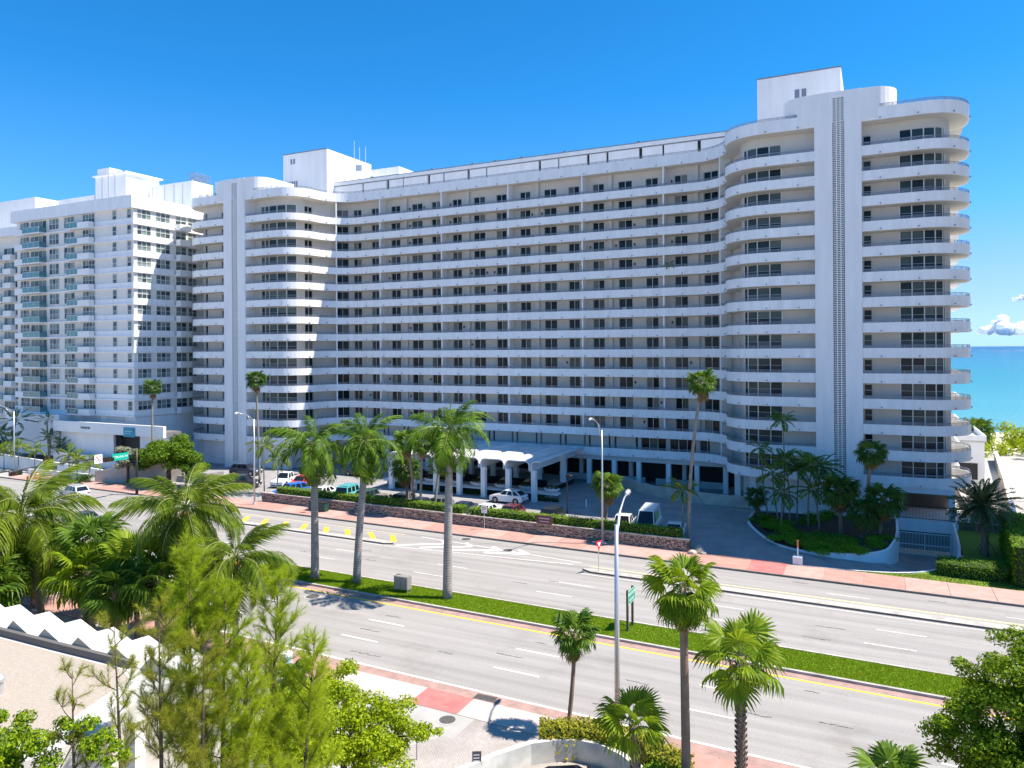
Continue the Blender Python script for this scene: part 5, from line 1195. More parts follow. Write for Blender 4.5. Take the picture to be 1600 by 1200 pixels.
hedge('long clipped green hedge on the stone wall, from the lamp to the palm gap', [R(-67,69.9),R(-53,69.9),R(-40.2,69.9)], 1.3, .02, 1.92, M['hedge'], m2=M['hedgetop'])
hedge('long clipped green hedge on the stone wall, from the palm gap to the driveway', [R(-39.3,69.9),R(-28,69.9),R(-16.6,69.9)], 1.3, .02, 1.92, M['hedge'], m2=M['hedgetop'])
hedge('red tipped hedge behind the curved white wall near the camera', [(-14.2,31.9),(-12,32.9),(-9.5,32.6),(-7.5,31.7)], 1.3, 0, 1.35, M['redhedge'], 190, .08, m2=M['redhedge'])
hedge('yellow green hedge between the two near fan palm trunks', [(-8.6,31.2),(-6.6,29.6),(-5.0,27.8),(-3,25.5)], 1.5, 0, 1.25, M['hedgetop'], 190, .08)
HEDGE_SHRUBS = []
for j_, (lb, b, r, h) in enumerate((('bright green groundcover at the front lip of the bed, left part',(-8.3,76.0),1.4,.8),('bright green groundcover at the front lip of the bed, middle part',(-6.3,74.6),1.4,.8),('bright green groundcover at the front lip of the bed, by the bend',(-3.9,74.2),1.5,.9),('bright green groundcover at the front lip of the bed, right part',(-1.4,74.5),1.5,1.0),('green groundcover behind the front lip, left of the fan palms',(-5.6,77.6),1.7,.9),('green groundcover at the feet of the fan palms',(-2.8,78.0),1.7,.9),('green groundcover beside the ramp retaining wall',(.2,79.2),1.3,.9),('dark ground cover before the pylon foot',(-6.6,85.8),1.7,.8),('dark ground cover under the clustered slender palms',(-8.6,82.2),1.8,.8),('dark ground cover near the garage deck',(-.4,84.2),1.6,.8),('green ground cover along the driveway side of the bed',(-10.0,80.6),1.3,.8))):
    HEDGE_SHRUBS.append((lb, b, r, h))
hedge('low dark hedge on the lawn beside the garage ramp', [(4.6,71.9),(6.6,71.6),(9.2,71.6)], 2.4, .05, 1.15, M['hedge'], 90, m2=M['hedge'])
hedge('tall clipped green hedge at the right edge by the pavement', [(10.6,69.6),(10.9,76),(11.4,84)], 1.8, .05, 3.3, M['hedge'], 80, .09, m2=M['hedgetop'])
def shrub(label, b, r, h, m, n=900, size=.09, name='shrub', z0=.05, grp=None, cat='shrub'):
    t = thing(name, label, cat, (b[0],b[1],z0), 0, grp); rng = random.Random(int(b[0]*100)+7)
    cs = [(rng.gauss(0,r*.4), rng.gauss(0,r*.4), h*rng.uniform(.3,.75)) for _ in range(6)]
    mb = MB()
    for c_ in cs[:4]: mb.tube([(0,0,-.05),(c_[0]*.5,c_[1]*.5,c_[2]*.5),c_], [.03,.02,.01], 5)
    mb.build('stem', M['bark'], t); leaf_cloud('foliage', cs, [(r*.55,r*.55,h*.3)]*6, n, size, m, t); return t
GP = 'clipped shrubs of the planted bed'
for lb, b, r, h in HEDGE_SHRUBS: shrub(lb, b, r, h, M['shrub'], 1700, .085, grp=GP, z0=.12)
for lb, b, r, h in (('low green shrub at the left tip of the planted bed',(-11.2,84.0),1.1,1.0),('green shrub in the bed near the white post base',(-7.6,77.4),1.5,1.1),('green shrub beside the white planter lip at mid bend',(-5.0,76.0),1.5,1.2),('wide green shrub filling the bed before the brown skirted palm',(-2.6,75.6),1.8,1.3),('green shrub at the ramp end of the planted bed',(-.2,76.6),1.5,1.3),('small shrub between the slender palm trunks',(-8.9,80.3),1.3,1.2),('dark shrub at the foot of the white pylon wall',(-4.6,87.4),1.4,1.2),('dark shrub right of the pylon vent strip',(-1.0,86.5),1.4,1.2)):
    shrub(lb, b, r, h, M['shrub'], 1300, .085, grp=GP)
shrub('round dark clipped bush at the corner of the left wing', (-77.2,86.5), .9, 1.7, M['fandark'], 1200, .08)
shrub('yellow green low bush beside the neighbour driveway wall', (-103.6,68.7), 2.2, 1.0, M['shrub'], 1200, .1)
shrub('orange flowering bush at the white forecourt wall', (-116.9,72.4), .9, 2.6, M['bedflower'], 500, .11)
shrub('agave like spiky plant by the blue bin', (-29.8,32.6), 1.0, 1.3, M['fan'], 800, .16)
M['treemid'] = leafmat('mid_tree_leaf', (.045,.13,.005), (.29,.40,.012), .4, .42)
def tree(label, b, H, clusters, n, size, m, trunk_r=.2, name='tree', grp=None, flat=.55, shift=(0,0), fill=.36):
    t = thing(name, label, 'tree', (b[0],b[1],0), 0, grp); rng = random.Random(int(abs(b[0]*37+b[1]*11)))
    cs, rs = [], []
    fork = (shift[0]*.3, shift[1]*.3, H*.45); mb = MB(); mb.tube([(0,0,-.2),(shift[0]*.1,shift[1]*.1,H*.25),fork], [trunk_r*1.2,trunk_r,trunk_r*.8], 8); mb.build('trunk', M['bark'], t, smooth=True)
    for c_ in clusters:
        (x,y,z), r = c_[:3], c_[3]
        mb = MB(); mid = ((x+fork[0])*.45, (y+fork[1])*.45, (z+fork[2])*.5+.2); mb.tube([fork,mid,(x,y,z)], [trunk_r*.5,trunk_r*.3,.03], 6); mb.build('limb', M['bark'], t, smooth=True)
        for q in range(7):
            d = Vector((rng.gauss(0,1),rng.gauss(0,1),rng.gauss(.25,.7))).normalized()*r*rng.uniform(.45,1.0)
            cs.append((x+d.x,y+d.y,z+d.z*.8)); k = r*rng.uniform(fill*.78,fill*1.25); rs.append((k,k,k*.62))
    leaf_cloud('crown', cs, rs, n, size, m, t, flat); return t
tree('bright leafed tree in the bottom centre reaching over the forecourt', (-19.8,24.4), 4.6, [(.6,.9,3.5,1.2),(-.9,.6,4.0,1.3),(1.4,1.6,3.6,1.0),(-.4,-1.0,3.4,1.4),(-2.2,.9,3.7,1.3),(.9,-1.4,2.9,1.3),(2.5,1.0,3.0,.9),(-1.6,2.0,4.2,1.0),(-2.9,-.6,3.5,1.3),(.3,.1,3.2,1.4),(-1.5,-.6,3.3,1.4),(2.0,-.2,2.7,1.1),(1.2,.3,2.4,1.2),(-3.6,.5,3.4,1.0),(-.6,-2.2,2.6,1.2),(3.1,1.7,3.2,.5),(0,0,2.4,1.3),(-2.4,-1.8,2.8,1.1)], 40000, .07, M['tree'], .16, fill=.46)
tree('bright leafed tree at the bottom left corner over the gravel roof', (-20.2,11.0), 9.6, [(.3,.3,8.5,1.0),(1.2,1.5,8.8,.75),(-.6,.9,8.8,.8),(1.5,.4,8.0,1.0),(-.8,-.4,8.9,.8),(.5,-.8,7.9,1.1),(2.3,1.3,8.1,.7),(.4,.9,8.2,.9),(-.2,-.2,8.2,1.0),(1.9,1.9,8.4,.5)], 20000, .05, M['tree'], .17)
tree('big green tree cropped by the right edge near the camera', (4.5,31.0), 8.2, [(-.2,.4,7.4,1.1),(-.8,-.2,6.2,1.3),(.6,-.2,6.8,1.3),(-1.3,.1,4.9,1.3),(.2,-.7,5.4,1.5),(1.4,.5,7.9,1.3),(-1.9,-.3,5.9,.8),(1.4,-.6,4.7,1.5),(-.9,-.7,3.7,1.3),(.3,.9,8.3,.9),(2.4,0,6.6,1.5),(-1.2,.8,7.0,.7),(.6,.2,6.0,1.5),(-.3,0,4.6,1.5),(.8,0,3.8,1.4),(1.8,.2,5.6,1.5),(-1.7,.3,4.0,1.0),(-2.2,.1,5.0,.7),(2.2,.6,8.3,1.2)], 62000, .065, M['treemid'], .22, fill=.56)
tree('round dense yellow green tree at the corner of the two towers', (-89.4,72.5), 7.8, [(-3.2,0,4.2,2.0),(0,0,5.6,2.3),(3.0,0,4.0,2.2),(-1.2,-1.2,4.4,2.0),(1.6,-1.0,4.8,2.0),(4.6,.2,3.0,1.6),(-4.6,.3,3.0,1.5),(-1.6,.4,5.4,1.7),(1.8,.3,5.4,1.8)], 26000, .15, M['treedk'], .3, fill=.62)
tree('silvery leafed tree standing left of the round dense tree', (-96.2,71.2), 6.0, [(-.6,0,4.6,1.0),(.7,0,4.0,1.1),(.1,-.4,3.0,1.1),(-.9,.2,3.3,.8)], 5200, .13, M['silver'], .2, fill=.6)
PINES = [
 ('tallest dense feathery pine in front of the hanging coconut palm', (-19.1,16.2), 12.9, (-.2,.2), 39, 'twig', .42, 1.20, 1.0),
 ('dense feathery pine at the centre of the group, slightly shorter', (-18.5,16.8), 11.6, (.2,.1), 34, 'twig', .38, 1.20, 1.0),
 ('feathery pine at the right of the group by the road', (-18.6,18.9), 11.4, (.3,.3), 28, 'twig', .42, 1.12, 1.0),
 ('short feathery pine reaching over the pavement at the right of the group', (-17.6,19.3), 9.2, (.5,.3), 29, 'twig', .30, 1.12, 1.0),
 ('feathery pine before the white column, lowest of the dense ones', (-18.0,17.3), 9.4, (.1,.1), 31, 'twig', .25, 1.12, 1.05),
 ('feathery pine with a bare dark stem at the left side of the group', (-18.8,15.0), 11.6, (-.3,.1), 20, 'twigdk', .52, 0.88, .85),
 ('thin feathery pine standing over the gravel roof, second from the left', (-18.9,13.9), 11.2, (-.5,0), 13, 'twigdk', .58, 0.72, .8),
 ('sparse feathery sapling at the left over the gravel roof', (-19.0,12.5), 10.5, (-.3,.1), 8, 'twigdk', .68, 0.64, .7),
 ('feathery pine with two bare forks above the roof edge', (-18.2,15.8), 10.6, (.3,-.1), 20, 'twigdk', .45, 0.88, .9)]
# feathery pines
def feather(label, b, H, lean, seed, nb_=20, m='twig', lo=.28, dense=1.0, spread=1.0):
    t = thing('feathery_pine', label, 'tree', (b[0],b[1],0), 0, 'feathery pines at the left front'); rng = random.Random(seed); rg = np.random.RandomState(seed)
    top = Vector((lean[0],lean[1],H)); mb = MB(); mb.tube([(0,0,-.1),(lean[0]*.2,lean[1]*.2,H*.35),(lean[0]*.6,lean[1]*.6,H*.72),top], [.11,.085,.045,.008], 7); mb.build('trunk', M['bark'], t, smooth=True)
    A, D, S = [], [], []
    for i in range(nb_):
        f = lo+(1-lo)*((i+rng.random())/nb_)**.9; f = min(f,.985); z = H*f; s = f*f*.4+f*.6
        p0 = Vector((lean[0]*s*(.6+.4*f), lean[1]*s*(.6+.4*f), z)); az = i*2.4+rng.uniform(-.5,.5); L = spread*(2.1*(1-f)**.75+.42)*rng.uniform(.6,1.25)
        d = Vector((math.cos(az),math.sin(az),rng.uniform(.7,1.7))).normalized(); p1 = p0+d*L*.5+Vector((0,0,-.05*L)); p2 = p0+d*L+Vector((0,0,.06*L))
        mb = MB(); mb.tube([p0,p1,p2], [.02,.012,.004], 4)
        twigs = []
        nt_ = max(4, int(15*L*dense))
        for q in range(nt_):
            u = rng.uniform(.15,1.0); a = p0.lerp(p2, u)-Vector((0,0,.05*L*math.sin(PI*u))); dd = (d*.8+Vector((rng.gauss(0,.55),rng.gauss(0,.55),rng.gauss(.35,.35)))).normalized(); tl = rng.uniform(.28,.68)*(1.1-.35*u)*min(1.2,.5+L*.5)
            twigs.append((a, a+dd*tl, dd)); mb.tube([a, a+dd*tl], [.006,.002], 3, cap=False)
        mb.build('branch', M['bark'], t)
        for a, e, dd in twigs:
            k = 70; u = rg.rand(k)[:,None]; P = np.array(a)[None]*(1-u)+np.array(e)[None]*u
            nd = np.array(dd)[None]*.75+rg.normal(size=(k,3))*.42; nd /= np.linalg.norm(nd,axis=1)[:,None]
            A.append(P); D.append(nd); S.append(.13+.19*rg.rand(k))
    A = np.concatenate(A); D = np.concatenate(D); S = np.concatenate(S)[:,None]; n = len(A)
    w = np.cross(D, rg.normal(size=(n,3))); w /= np.linalg.norm(w,axis=1)[:,None]; w *= .0042
    V = np.stack([A-w, A+w, A+D*S-np.array([0,0,1])*S*.10], 1).reshape(-1,3)
    link('foliage', tri_mesh('foliage', V, np.arange(n*3).reshape(-1,3), M[m]), t)
for lb, px_, H, ln, nb_, mm, lo, de, sp in PINES: feather(lb, px_, H, ln, 201+int(abs(px_[0]*10)), nb_, mm, lo, de, sp)
# green belt along the beach
cs, rs = [], []; rng = random.Random(31)
for i in range(70):
    x = rng.uniform(8,48); y = rng.uniform(143,168); cs.append((x,y,rng.uniform(1.2,4.6))); k = rng.uniform(1.2,2.4); rs.append((k,k,k*.8))
for i in range(40): x = rng.uniform(-170,-105); y = rng.uniform(120,150); cs.append((x,y,rng.uniform(1,3.5))); k = rng.uniform(1.5,2.6); rs.append((k,k,k*.8))
stuff(leaf_cloud('dune_foliage', cs, rs, 26000, .26, M['tree']))
palm('fan', 'round fan palm standing among the beach greenery', (14.6,140), (14.6,140,5.6), None, 140, r=.2, sc=1.5, skirt=10, n=34)
# potted palm on a balcony
t = thing('potted_palm', 'small dark palm leaning out from an upper balcony of the long facade', 'potted plant', (-24.9,98.95,FL(4)))
mb = MB(); mb.lathe([(.16,0),(.22,.42)], n=10); mb.build('pot', M['black'], t)
mb = MB(); mb.tube([(0,0,.3),(.05,-.1,1.2)], .03, 6); mb.build('stem', M['bark'], t)
crown(t, 'alex', 8, (.05,-.1,1.2), .55, 60, -20, 9)
# ------------------------------------------------------------------ vehicles
M['tyre'] = mat('tyre_rubber', (.015,.015,.016), .85)
M['rim'] = mat('wheel_rim', (.35,.36,.38), .35, metal=.7)
M['carglass'] = mat('car_glass', (.012,.016,.02), .05, spec=.5)
M['trim'] = mat('black_trim', (.02,.02,.022), .5)
M['hl'] = mat('headlight_glass', (.75,.77,.80), .1); M['tl'] = mat('taillight_red', (.35,.01,.01), .2); M['plate'] = mat('number_plate', (.7,.7,.66), .5)
PAINT = {n: mat('paint_'+n, c, .28, coat=.8, spec=.5) for n, c in {'white':(.78,.79,.80),'black':(.015,.016,.018),'grey':(.12,.13,.14),'silver':(.48,.50,.53),'teal':(.12,.47,.47),'blue':(.01,.13,.55),'green':(.03,.08,.06),'maroon':(.13,.02,.03),'navy':(.02,.035,.07),'brown':(.30,.25,.20),'pale':(.55,.66,.72),'lime':(.25,.50,.06),'red':(.55,.03,.04)}.items()}
SPEC = {  # L, W, H, cowl, windscreen top, rear top, rear base, hood z, belt z, deck z, wheel r
 'sedan': (4.7,1.82,1.45, .95,.25,-1.0,-1.75, .82,.95,1.0,.33), 'suv': (4.7,1.9,1.74, 1.05,.45,-1.75,-2.2, .98,1.10,1.12,.37),
 'crossover': (4.6,1.86,1.62, 1.0,.3,-1.35,-2.1, .92,1.05,1.08,.36), 'boxy': (4.7,2.05,2.0, .85,.55,-2.15,-2.3, 1.18,1.25,1.25,.42),
 'van': (5.7,2.0,2.65, 2.1,1.35,-2.72,-2.82, 1.15,1.3,1.3,.36), 'pickup': (5.6,1.95,1.85, 1.05,.5,-.75,-.95, 1.02,1.12,1.12,.39)}
def car(kind, label, pos, heading, paint, group=None, z=.03, name=None, cat='car', roofcol=None):
    L,W,H,xc,xw,xr,xb,hz,bz,dz,wr = SPEC[kind]
    t = thing(name or {'sedan':'parked_car','suv':'parked_suv','crossover':'parked_car','boxy':'parked_suv','van':'parked_van','pickup':'pickup_truck'}[kind], label, cat, (pos[0],pos[1],z), heading, group)
    P_ = PAINT[paint]; f, r = L/2, -L/2; g_ = .22
    prof = [(f-.12,g_),(f,g_+.12),(f,hz-.24),(f-.10,hz-.08),(f-.5,hz),(xc,bz-.02),(xb,dz),(r+.12,dz-.03),(r,dz-.16),(r,g_+.14),(r+.10,g_)]
    if kind == 'pickup': prof = [(f-.12,g_),(f,g_+.12),(f,hz-.2),(f-.1,hz-.05),(f-.5,hz),(xc,bz-.02),(xb,bz),(r+.05,bz-.05),(r,bz-.1),(r,g_+.25),(r+.1,g_+.1)]
    cx = sum(p[0] for p in prof)/len(prof); cz = sum(p[1] for p in prof)/len(prof)
    mb = MB(); n = len(prof)
    for y, ins in ((-W/2,.93),(-W*.45,1),(W*.45,1),(W/2,.93)): mb.v.extend([(cx+(x-cx)*(1-(1-ins)*.5), y, cz+(q-cz)*ins) for x, q in prof])
    for s in range(3):
        for i in range(n): mb.f.append((s*n+i,(s)*n+(i+1)%n,(s+1)*n+(i+1)%n,(s+1)*n+i)); mb.m.append(0)
    mb.f.append(tuple(reversed(range(n)))); mb.m.append(0); mb.f.append(tuple(3*n+i for i in range(n))); mb.m.append(0)
    wb, wt = W*.45, W*.37
    B = [(xc,-wb,bz-.03),(xc,wb,bz-.03),(xb,wb,dz-.03),(xb,-wb,dz-.03)]; T = [(xw,-wt,H-.03),(xw,wt,H-.03),(xr,wt,H-.05),(xr,-wt,H-.05)]
    mid = [(xw-.12,-wt+.1,H),(xw-.12,wt-.1,H),(xr+.12,wt-.1,H-.02),(xr+.12,-wt+.1,H-.02)]
    mb.add(B+T+mid, [(0,1,5,4),(1,2,6,5),(2,3,7,6),(3,0,4,7),(4,5,9,8),(5,6,10,9),(6,7,11,10),(7,4,8,11),(8,9,10,11)], 0)
    if kind == 'pickup': mb.box(r+.12,xb-.08,-W*.4,W*.4,bz-.04,bz+.012,1)
    for sx in (f*.62, r*.62):
        for sy in (-1,1):
            o = len(mb.v); 
            for k in range(14): a = 2*PI*k/14; mb.v.append((sx+math.cos(a)*(wr+.07), sy*(W/2+.004), wr+math.sin(a)*(wr+.07)))
            mb.f.append(tuple(o+k for k in (range(14) if sy < 0 else reversed(range(14))))); mb.m.append(1)
    mb.box(f-.05,f+.02,-W*.4,W*.4,g_+.1,g_+.26,1); mb.box(r-.02,r+.05,-W*.4,W*.4,g_+.12,g_+.24,1)
    mb.build('body', [P_, M['trim']], t)
    def glass(nm, q, k=.86):
        q = [Vector(p) for p in q]; c = sum(q, Vector())/4; nn = (q[1]-q[0]).cross(q[3]-q[0]).normalized()*.012
        m_ = MB(); m_.quad(*[c+(p-c)*k+nn for p in q]); m_.build(nm, M['carglass'], t)
    lerp = lambda a, b, u: tuple(a[i]+(b[i]-a[i])*u for i in range(3))
    glass('windscreen', [B[0],B[1],T[1],T[0]], .9)
    glass('rear_window', [B[2],B[3],T[3],T[2]], .84)
    if kind == 'van':
        glass('side_window', [lerp(B[0],B[3],.02),lerp(T[0],T[3],.0),lerp(T[0],T[3],.17),lerp(B[0],B[3],.2)][::-1] if False else [lerp(B[3],B[0],.80),lerp(B[3],B[0],.98),lerp(T[3],T[0],.98),lerp(T[3],T[0],.82)], .8)
        glass('side_window', [lerp(B[2],B[1],.98),lerp(B[2],B[1],.80),lerp(T[2],T[1],.82),lerp(T[2],T[1],.98)], .8)
        for sy in (-1,1):
            m_ = MB(); y = sy*(W*.45+.005); m_.quad((1.2,y,1.45),(-1.6,y,1.45),(-1.4,sy*(W*.395+.012),2.25),(.9,sy*(W*.395+.012),2.25)); m_.build('side_decal', PAINT['lime'] if sy > 0 else M['carglass'], t)
    else:
        for k0, k1 in ((.03,.34),(.36,.64),(.66,.95)) if kind in ('suv','boxy','crossover') else ((.04,.47),(.5,.92)):
            glass('side_window', [lerp(B[0],B[3],k1),lerp(B[0],B[3],k0),lerp(T[0],T[3],k0),lerp(T[0],T[3],k1)], .84)
            glass('side_window', [lerp(B[1],B[2],k0),lerp(B[1],B[2],k1),lerp(T[1],T[2],k1),lerp(T[1],T[2],k0)], .84)
    for sx in (f*.62, r*.62):
        for sy in (-1,1):
            m_ = MB(); m_.tube([(0,-.11,0),(0,-.09,0),(0,.09,0),(0,.11,0)], [wr*.92,wr,wr,wr*.92], 16); wh_ = m_.build('wheel', M['tyre'], t, (sx, sy*(W/2-.09), wr))
            m_ = MB(); m_.tube([(0,sy*.10,0),(0,sy*.118,0)], [wr*.64,wr*.58], 12); sublink('rim', m_.mesh('rim', M['rim']), wh_)
    for sy in (-1,1):
        m_ = MB(); m_.box(f-.16,f+.012,sy*W*.32-.2,sy*W*.32+.2,hz-.27,hz-.13); m_.build('headlight', M['hl'], t)
        m_ = MB(); m_.box(r-.012,r+.1,sy*W*.36-.16,sy*W*.36+.16,dz-.34,dz-.18); m_.build('taillight', M['tl'], t)
        m_ = MB(); m_.box(xc-.25,xc-.08,sy*(W/2+.1)-.1,sy*(W/2+.1)+.1,bz,bz+.16); m_.build('mirror', M['trim'] if paint in ('black','grey','navy','green') else P_, t)
    if kind == 'boxy':
        for sy in (-1,1): m_ = MB(); m_.box(xr+.1,xw-.1,sy*.75-.03,sy*.75+.03,H+.04,H+.09); m_.build('roof_rail', P_, t)
        m_ = MB(); m_.box(xr+.3,xw-.3,-.6,.6,H+.045,H+.08); m_.build('roof_rack', P_, t)
    m_ = MB(); m_.box(f+.021,f+.03,-.17,.17,g_+.18,g_+.29); m_.build('number_plate', M['plate'], t)
    return t
D = -PI/2; GC_ = 'cars parked nose to the hedge'
row = [('suv','bright blue pickup shaped car at the left end of the hedge row',-68.3,'blue',-.25),('crossover','white car parked between the blue car and the turquoise off-roader',-63.4,'white',0),
 ('boxy','turquoise boxy off-roader with a roof rack behind the hedge',-59.6,'teal',.12),('suv','dark green car parked right of the turquoise off-roader',-56.6,'green',0),
 ('sedan','pale brown car half hidden by the second royal palm',-53.9,'brown',0),('suv','dark grey rounded car left of the hedge gap palms',-51.2,'grey',0),('sedan','dark teal car parked behind the low bushy palm',-48.6,'navy',0),
 ('suv','dark grey suv parked right behind the hedge gap',-45.9,'grey',.05),('sedan','dark sedan parked just right of the third royal palm trunk',-42.7,'navy',0),('sedan','white sedan facing the hedge between dark cars',-39.7,'white',0),
 ('crossover','maroon car parked behind the white parking sign',-36.6,'maroon',0),('suv','black suv standing alone behind the brown plaque',-31.8,'black',0),('pickup','white pickup parked left of the white van',-23.5,'white',.1),
 ('van','white high roof van with a green side panel',-21.0,'white',.12),('sedan','white sedan parked right of the white van at the hedge end',-18.2,'white',.12)]
for kd, lb, u, pc, da in row: car(kd, lb, (u, 73.9+(.5 if kd == 'van' else 0)), D+da, pc, GC_, cat='van' if kd == 'van' else 'pickup' if kd == 'pickup' else 'car')
car('crossover','white crossover parked sideways before the canopy columns',(-40.9,82.3),PI-.04,'white')
car('crossover','white car parked under the palms near the arcade',(-63.8,93.0),PI,'white')
car('sedan','black car parked by the left end of the arcade',(-70.2,90.6),PI,'black')
car('crossover','pale blue white car parked on the entrance deck',(-57.4,91.5),PI,'pale',z=1.03)
car('suv','silver suv driving on the crossing at the left',(-93.6,61.6),PI-.15,'silver',z=.01,name='moving_suv')
car('sedan','dark car partly hidden by the bright fan palms on the near lanes',(-78.5,52.5),PI,'navy',z=.01,name='moving_car')
car('suv','black suv parked at the lot corner near the left street lamp',(-79.1,76.2),.35,'black')
car('suv','dark car in the shade behind the round dense tree',(-86.6,84.0),.2,'navy')
car('pickup','white pickup parked behind the palm cluster at the street lamp',(-74.9,80.0),D+.3,'white',cat='pickup')
car('crossover','red car parked beside the white van at the palm cluster',(-71.6,79.6),D+.2,'red')
car('pickup','white pickup waiting on the raised drive of the neighbour block',(-101.2,77.8),-.25,'white',z=.92,cat='pickup')
car('sedan','maroon car roof just showing inside the curved white wall',(-11.3,28.6),.5,'maroon',z=.02)
# ------------------------------------------------------------------ street furniture
def lamp(label, base, h, arm, rise, rpole=.11, z=.1, m='steel', double=False):
    t = thing('street_lamp', label, 'street lamp', (base[0],base[1],z), 0, 'street lamps')
    mb = MB(); mb.tube([(0,0,0),(0,0,h*.5),(0,0,h)], [rpole,rpole*.85,rpole*.65], 10); mb.build('pole', M[m], t, smooth=True)
    mb = MB(); mb.lathe([(rpole*1.9,0),(rpole*1.9,.12),(rpole*1.2,.3)], n=10); mb.build('base', M[m], t)
    mb = MB(); ax, ay = arm; mb.tube([(0,0,h-.25),(ax*.3,ay*.3,h+rise*.45),(ax*.7,ay*.7,h+rise*.9),(ax,ay,h+rise)], [.055,.05,.045,.04], 8); mb.tube([(0,0,h-.9),(ax*.4,ay*.4,h+rise*.5)], .03, 6); mb.build('arm', M[m], t, smooth=True)
    a = math.atan2(ay, ax); mb = MB(); mb.tube([(-.25,0,0),(0,0,.02),(.35,0,.02),(.62,0,-.02)], [.06,.14,.15,.05], 8); mb.build('lamp_head', M[m], t, (ax,ay,h+rise), (0,0,a), smooth=True)
    return t
lamp('near grey street lamp standing before the median, arm over the lanes', (-11.4,34.7), 10.4, (-.35,2.9), 1.0, .15, 0)
lamp('pale street lamp on the far pavement before the vaulted canopy', (-23.8,68.2), 11.0, (-.1,-2.6), 1.3, .11)
lamp('pale street lamp at the left end of the stone wall', (-68.6,67.9), 10.5, (-.1,-2.4), .9, .11)
lamp('pale street lamp at the far left before the neighbour block', (-122.0,70.5), 9.6, (-.1,-3.0), 1.2, .11)
lamp('short black lamp post in the parking court', (-32.0,79.5), 4.3, (.05,0), .05, .06, .02, 'black')
# stone wall
st_ = thing('stone_wall', 'long rubble stone wall with a pale coping along the far pavement', 'wall', (-42,68.9,.1), world_children=True)
S0 = Vector((-42,68.9,.1))
M['stone'] = leafmat('rubble_stone', (.17,.125,.10), (.55,.42,.34), 0, .9)
M['mortar'] = mat('dark_mortar', (.10,.085,.075), 1)
mb = MB(); w0, w1 = -69.3, -15.6; N_ = 60
pth = [R(w0+(w1-w0)*i/N_, 68.95) for i in range(N_+1)]
mb.sweep(pth, [(.06,.0),(.42,.0),(.42,1.05),(.06,1.05)]); mb.build('mortar_core', M['mortar'], st_, (42,-68.9,0))
mb = MB(); random.seed(21)
for rr in range(5):
    u = w0+random.random()*.2
    while u < w1-.2:
        w = random.uniform(.15,.36); z0 = .01+rr*.21+random.uniform(-.06,.06); h = random.uniform(.15,.27); x, y = R(u+w/2, 68.95)
        o = len(mb.v); d0 = random.uniform(-.02,.045)
        q = [(u+random.uniform(0,.04),z0+random.uniform(0,.05)),(u+w-random.uniform(.01,.05),z0+random.uniform(0,.04)),(u+w-random.uniform(.01,.06),z0+h-random.uniform(0,.05)),(u+random.uniform(0,.06),z0+h-random.uniform(0,.05))]
        fr = [(*R(a, 68.95-d0), max(.0,b_)) for a, b_ in q]; bk = [(*R(a, 69.05), max(.0,b_)) for a, b_ in q]
        mb.add([(p[0],p[1],p[2]+.1) for p in fr+bk], [(0,1,2,3),(0,4,5,1),(1,5,6,2),(2,6,7,3),(3,7,4,0)]); u += w
s_ = mb.build('stones', M['stone'], st_); s_['kind'] = 'stuff'
mb = MB(); mb.sweep(pth, [(-.03,1.05),(.5,1.05),(.5,1.14),(-.03,1.14)]); mb.build('coping', mat('pale_stone_coping', (.50,.43,.37), .9, .3, 2), st_, (42,-68.9,0))
GBd = 'boulders at the end of the stone wall'
for i,(x,y,r) in enumerate(((-15.2,68.4,.42),(-14.7,69.1,.5),(-15.0,69.9,.45),(-14.3,68.7,.3))):
    import bmesh
    bm = bmesh.new(); bmesh.ops.create_icosphere(bm, subdivisions=2, radius=r)
    for v in bm.verts: v.co *= random.uniform(.82,1.12); v.co.z *= .75
    me = bpy.data.meshes.new('boulder'); bm.to_mesh(me); bm.free(); me.materials.append(mat('pale_boulder', (.50,.42,.34), .9, .3, 3))
    tag(link('boulder', me, None, (x,y,r*.5)), ['pale boulder nearest the road at the stone wall end','largest pale boulder at the stone wall end','pale boulder behind the others at the stone wall end','smallest pale boulder at the stone wall end'][i], 'boulder', GBd)
# median box
t = thing('utility_box', 'grey metal utility cabinet on legs standing on the median grass', 'cabinet', (-33.3,48.3,.1), .02)
mb = MB(); mb.box(-.62,.62,-.3,.3,.25,1.25); mb.build('cabinet', mat('grey_cabinet', (.26,.25,.23), .6, .15, 3), t)
for x in (-.31,.31): mb = MB(); mb.box(x-.29,x+.29,-.33,-.302,.3,1.2); mb.build('door', mat('cabinet_door', (.30,.29,.27), .6), t)
for x in (-.55,.55):
    for y in (-.24,.24): mb = MB(); mb.box(x-.04,x+.04,y-.04,y+.04,0,.25); mb.build('leg', M['rail'], t)
# median direction sign
M['sgreen'] = mat('sign_green', (.0,.27,.17), .45); M['postdk'] = mat('dark_sign_post', (.10,.085,.075), .6)
t = thing('direction_sign', 'green road sign with white lettering on two dark posts in the median', 'sign', (-15,48.5,.1))
for y in (-.58,.55): mb = MB(); mb.box(-.07,.07,y-.07,y+.07,0,2.72); mb.build('post', M['postdk'], t)
mb = MB(); mb.box(.075,.105,-.75,.85,1.75,2.68); pn_ = mb.build('panel', M['sgreen'], t)
mb = MB()
for z in (1.77,2.64): mb.box(.106,.109,-.72,.82,z,z+.025)
for y in (-.72,.795): mb.box(.106,.109,y,y+.025,1.80,2.63)
mb.build('border', M['white'], t)
link('lettering', text_mesh('POINT BLVD', .27, M['white'], .004), t, (.109,.05,2.38), (PI/2,0,PI/2)); link('lettering', text_mesh('KEEP RIGHT', .19, M['white'], .004), t, (.109,.05,1.99), (PI/2,0,PI/2))
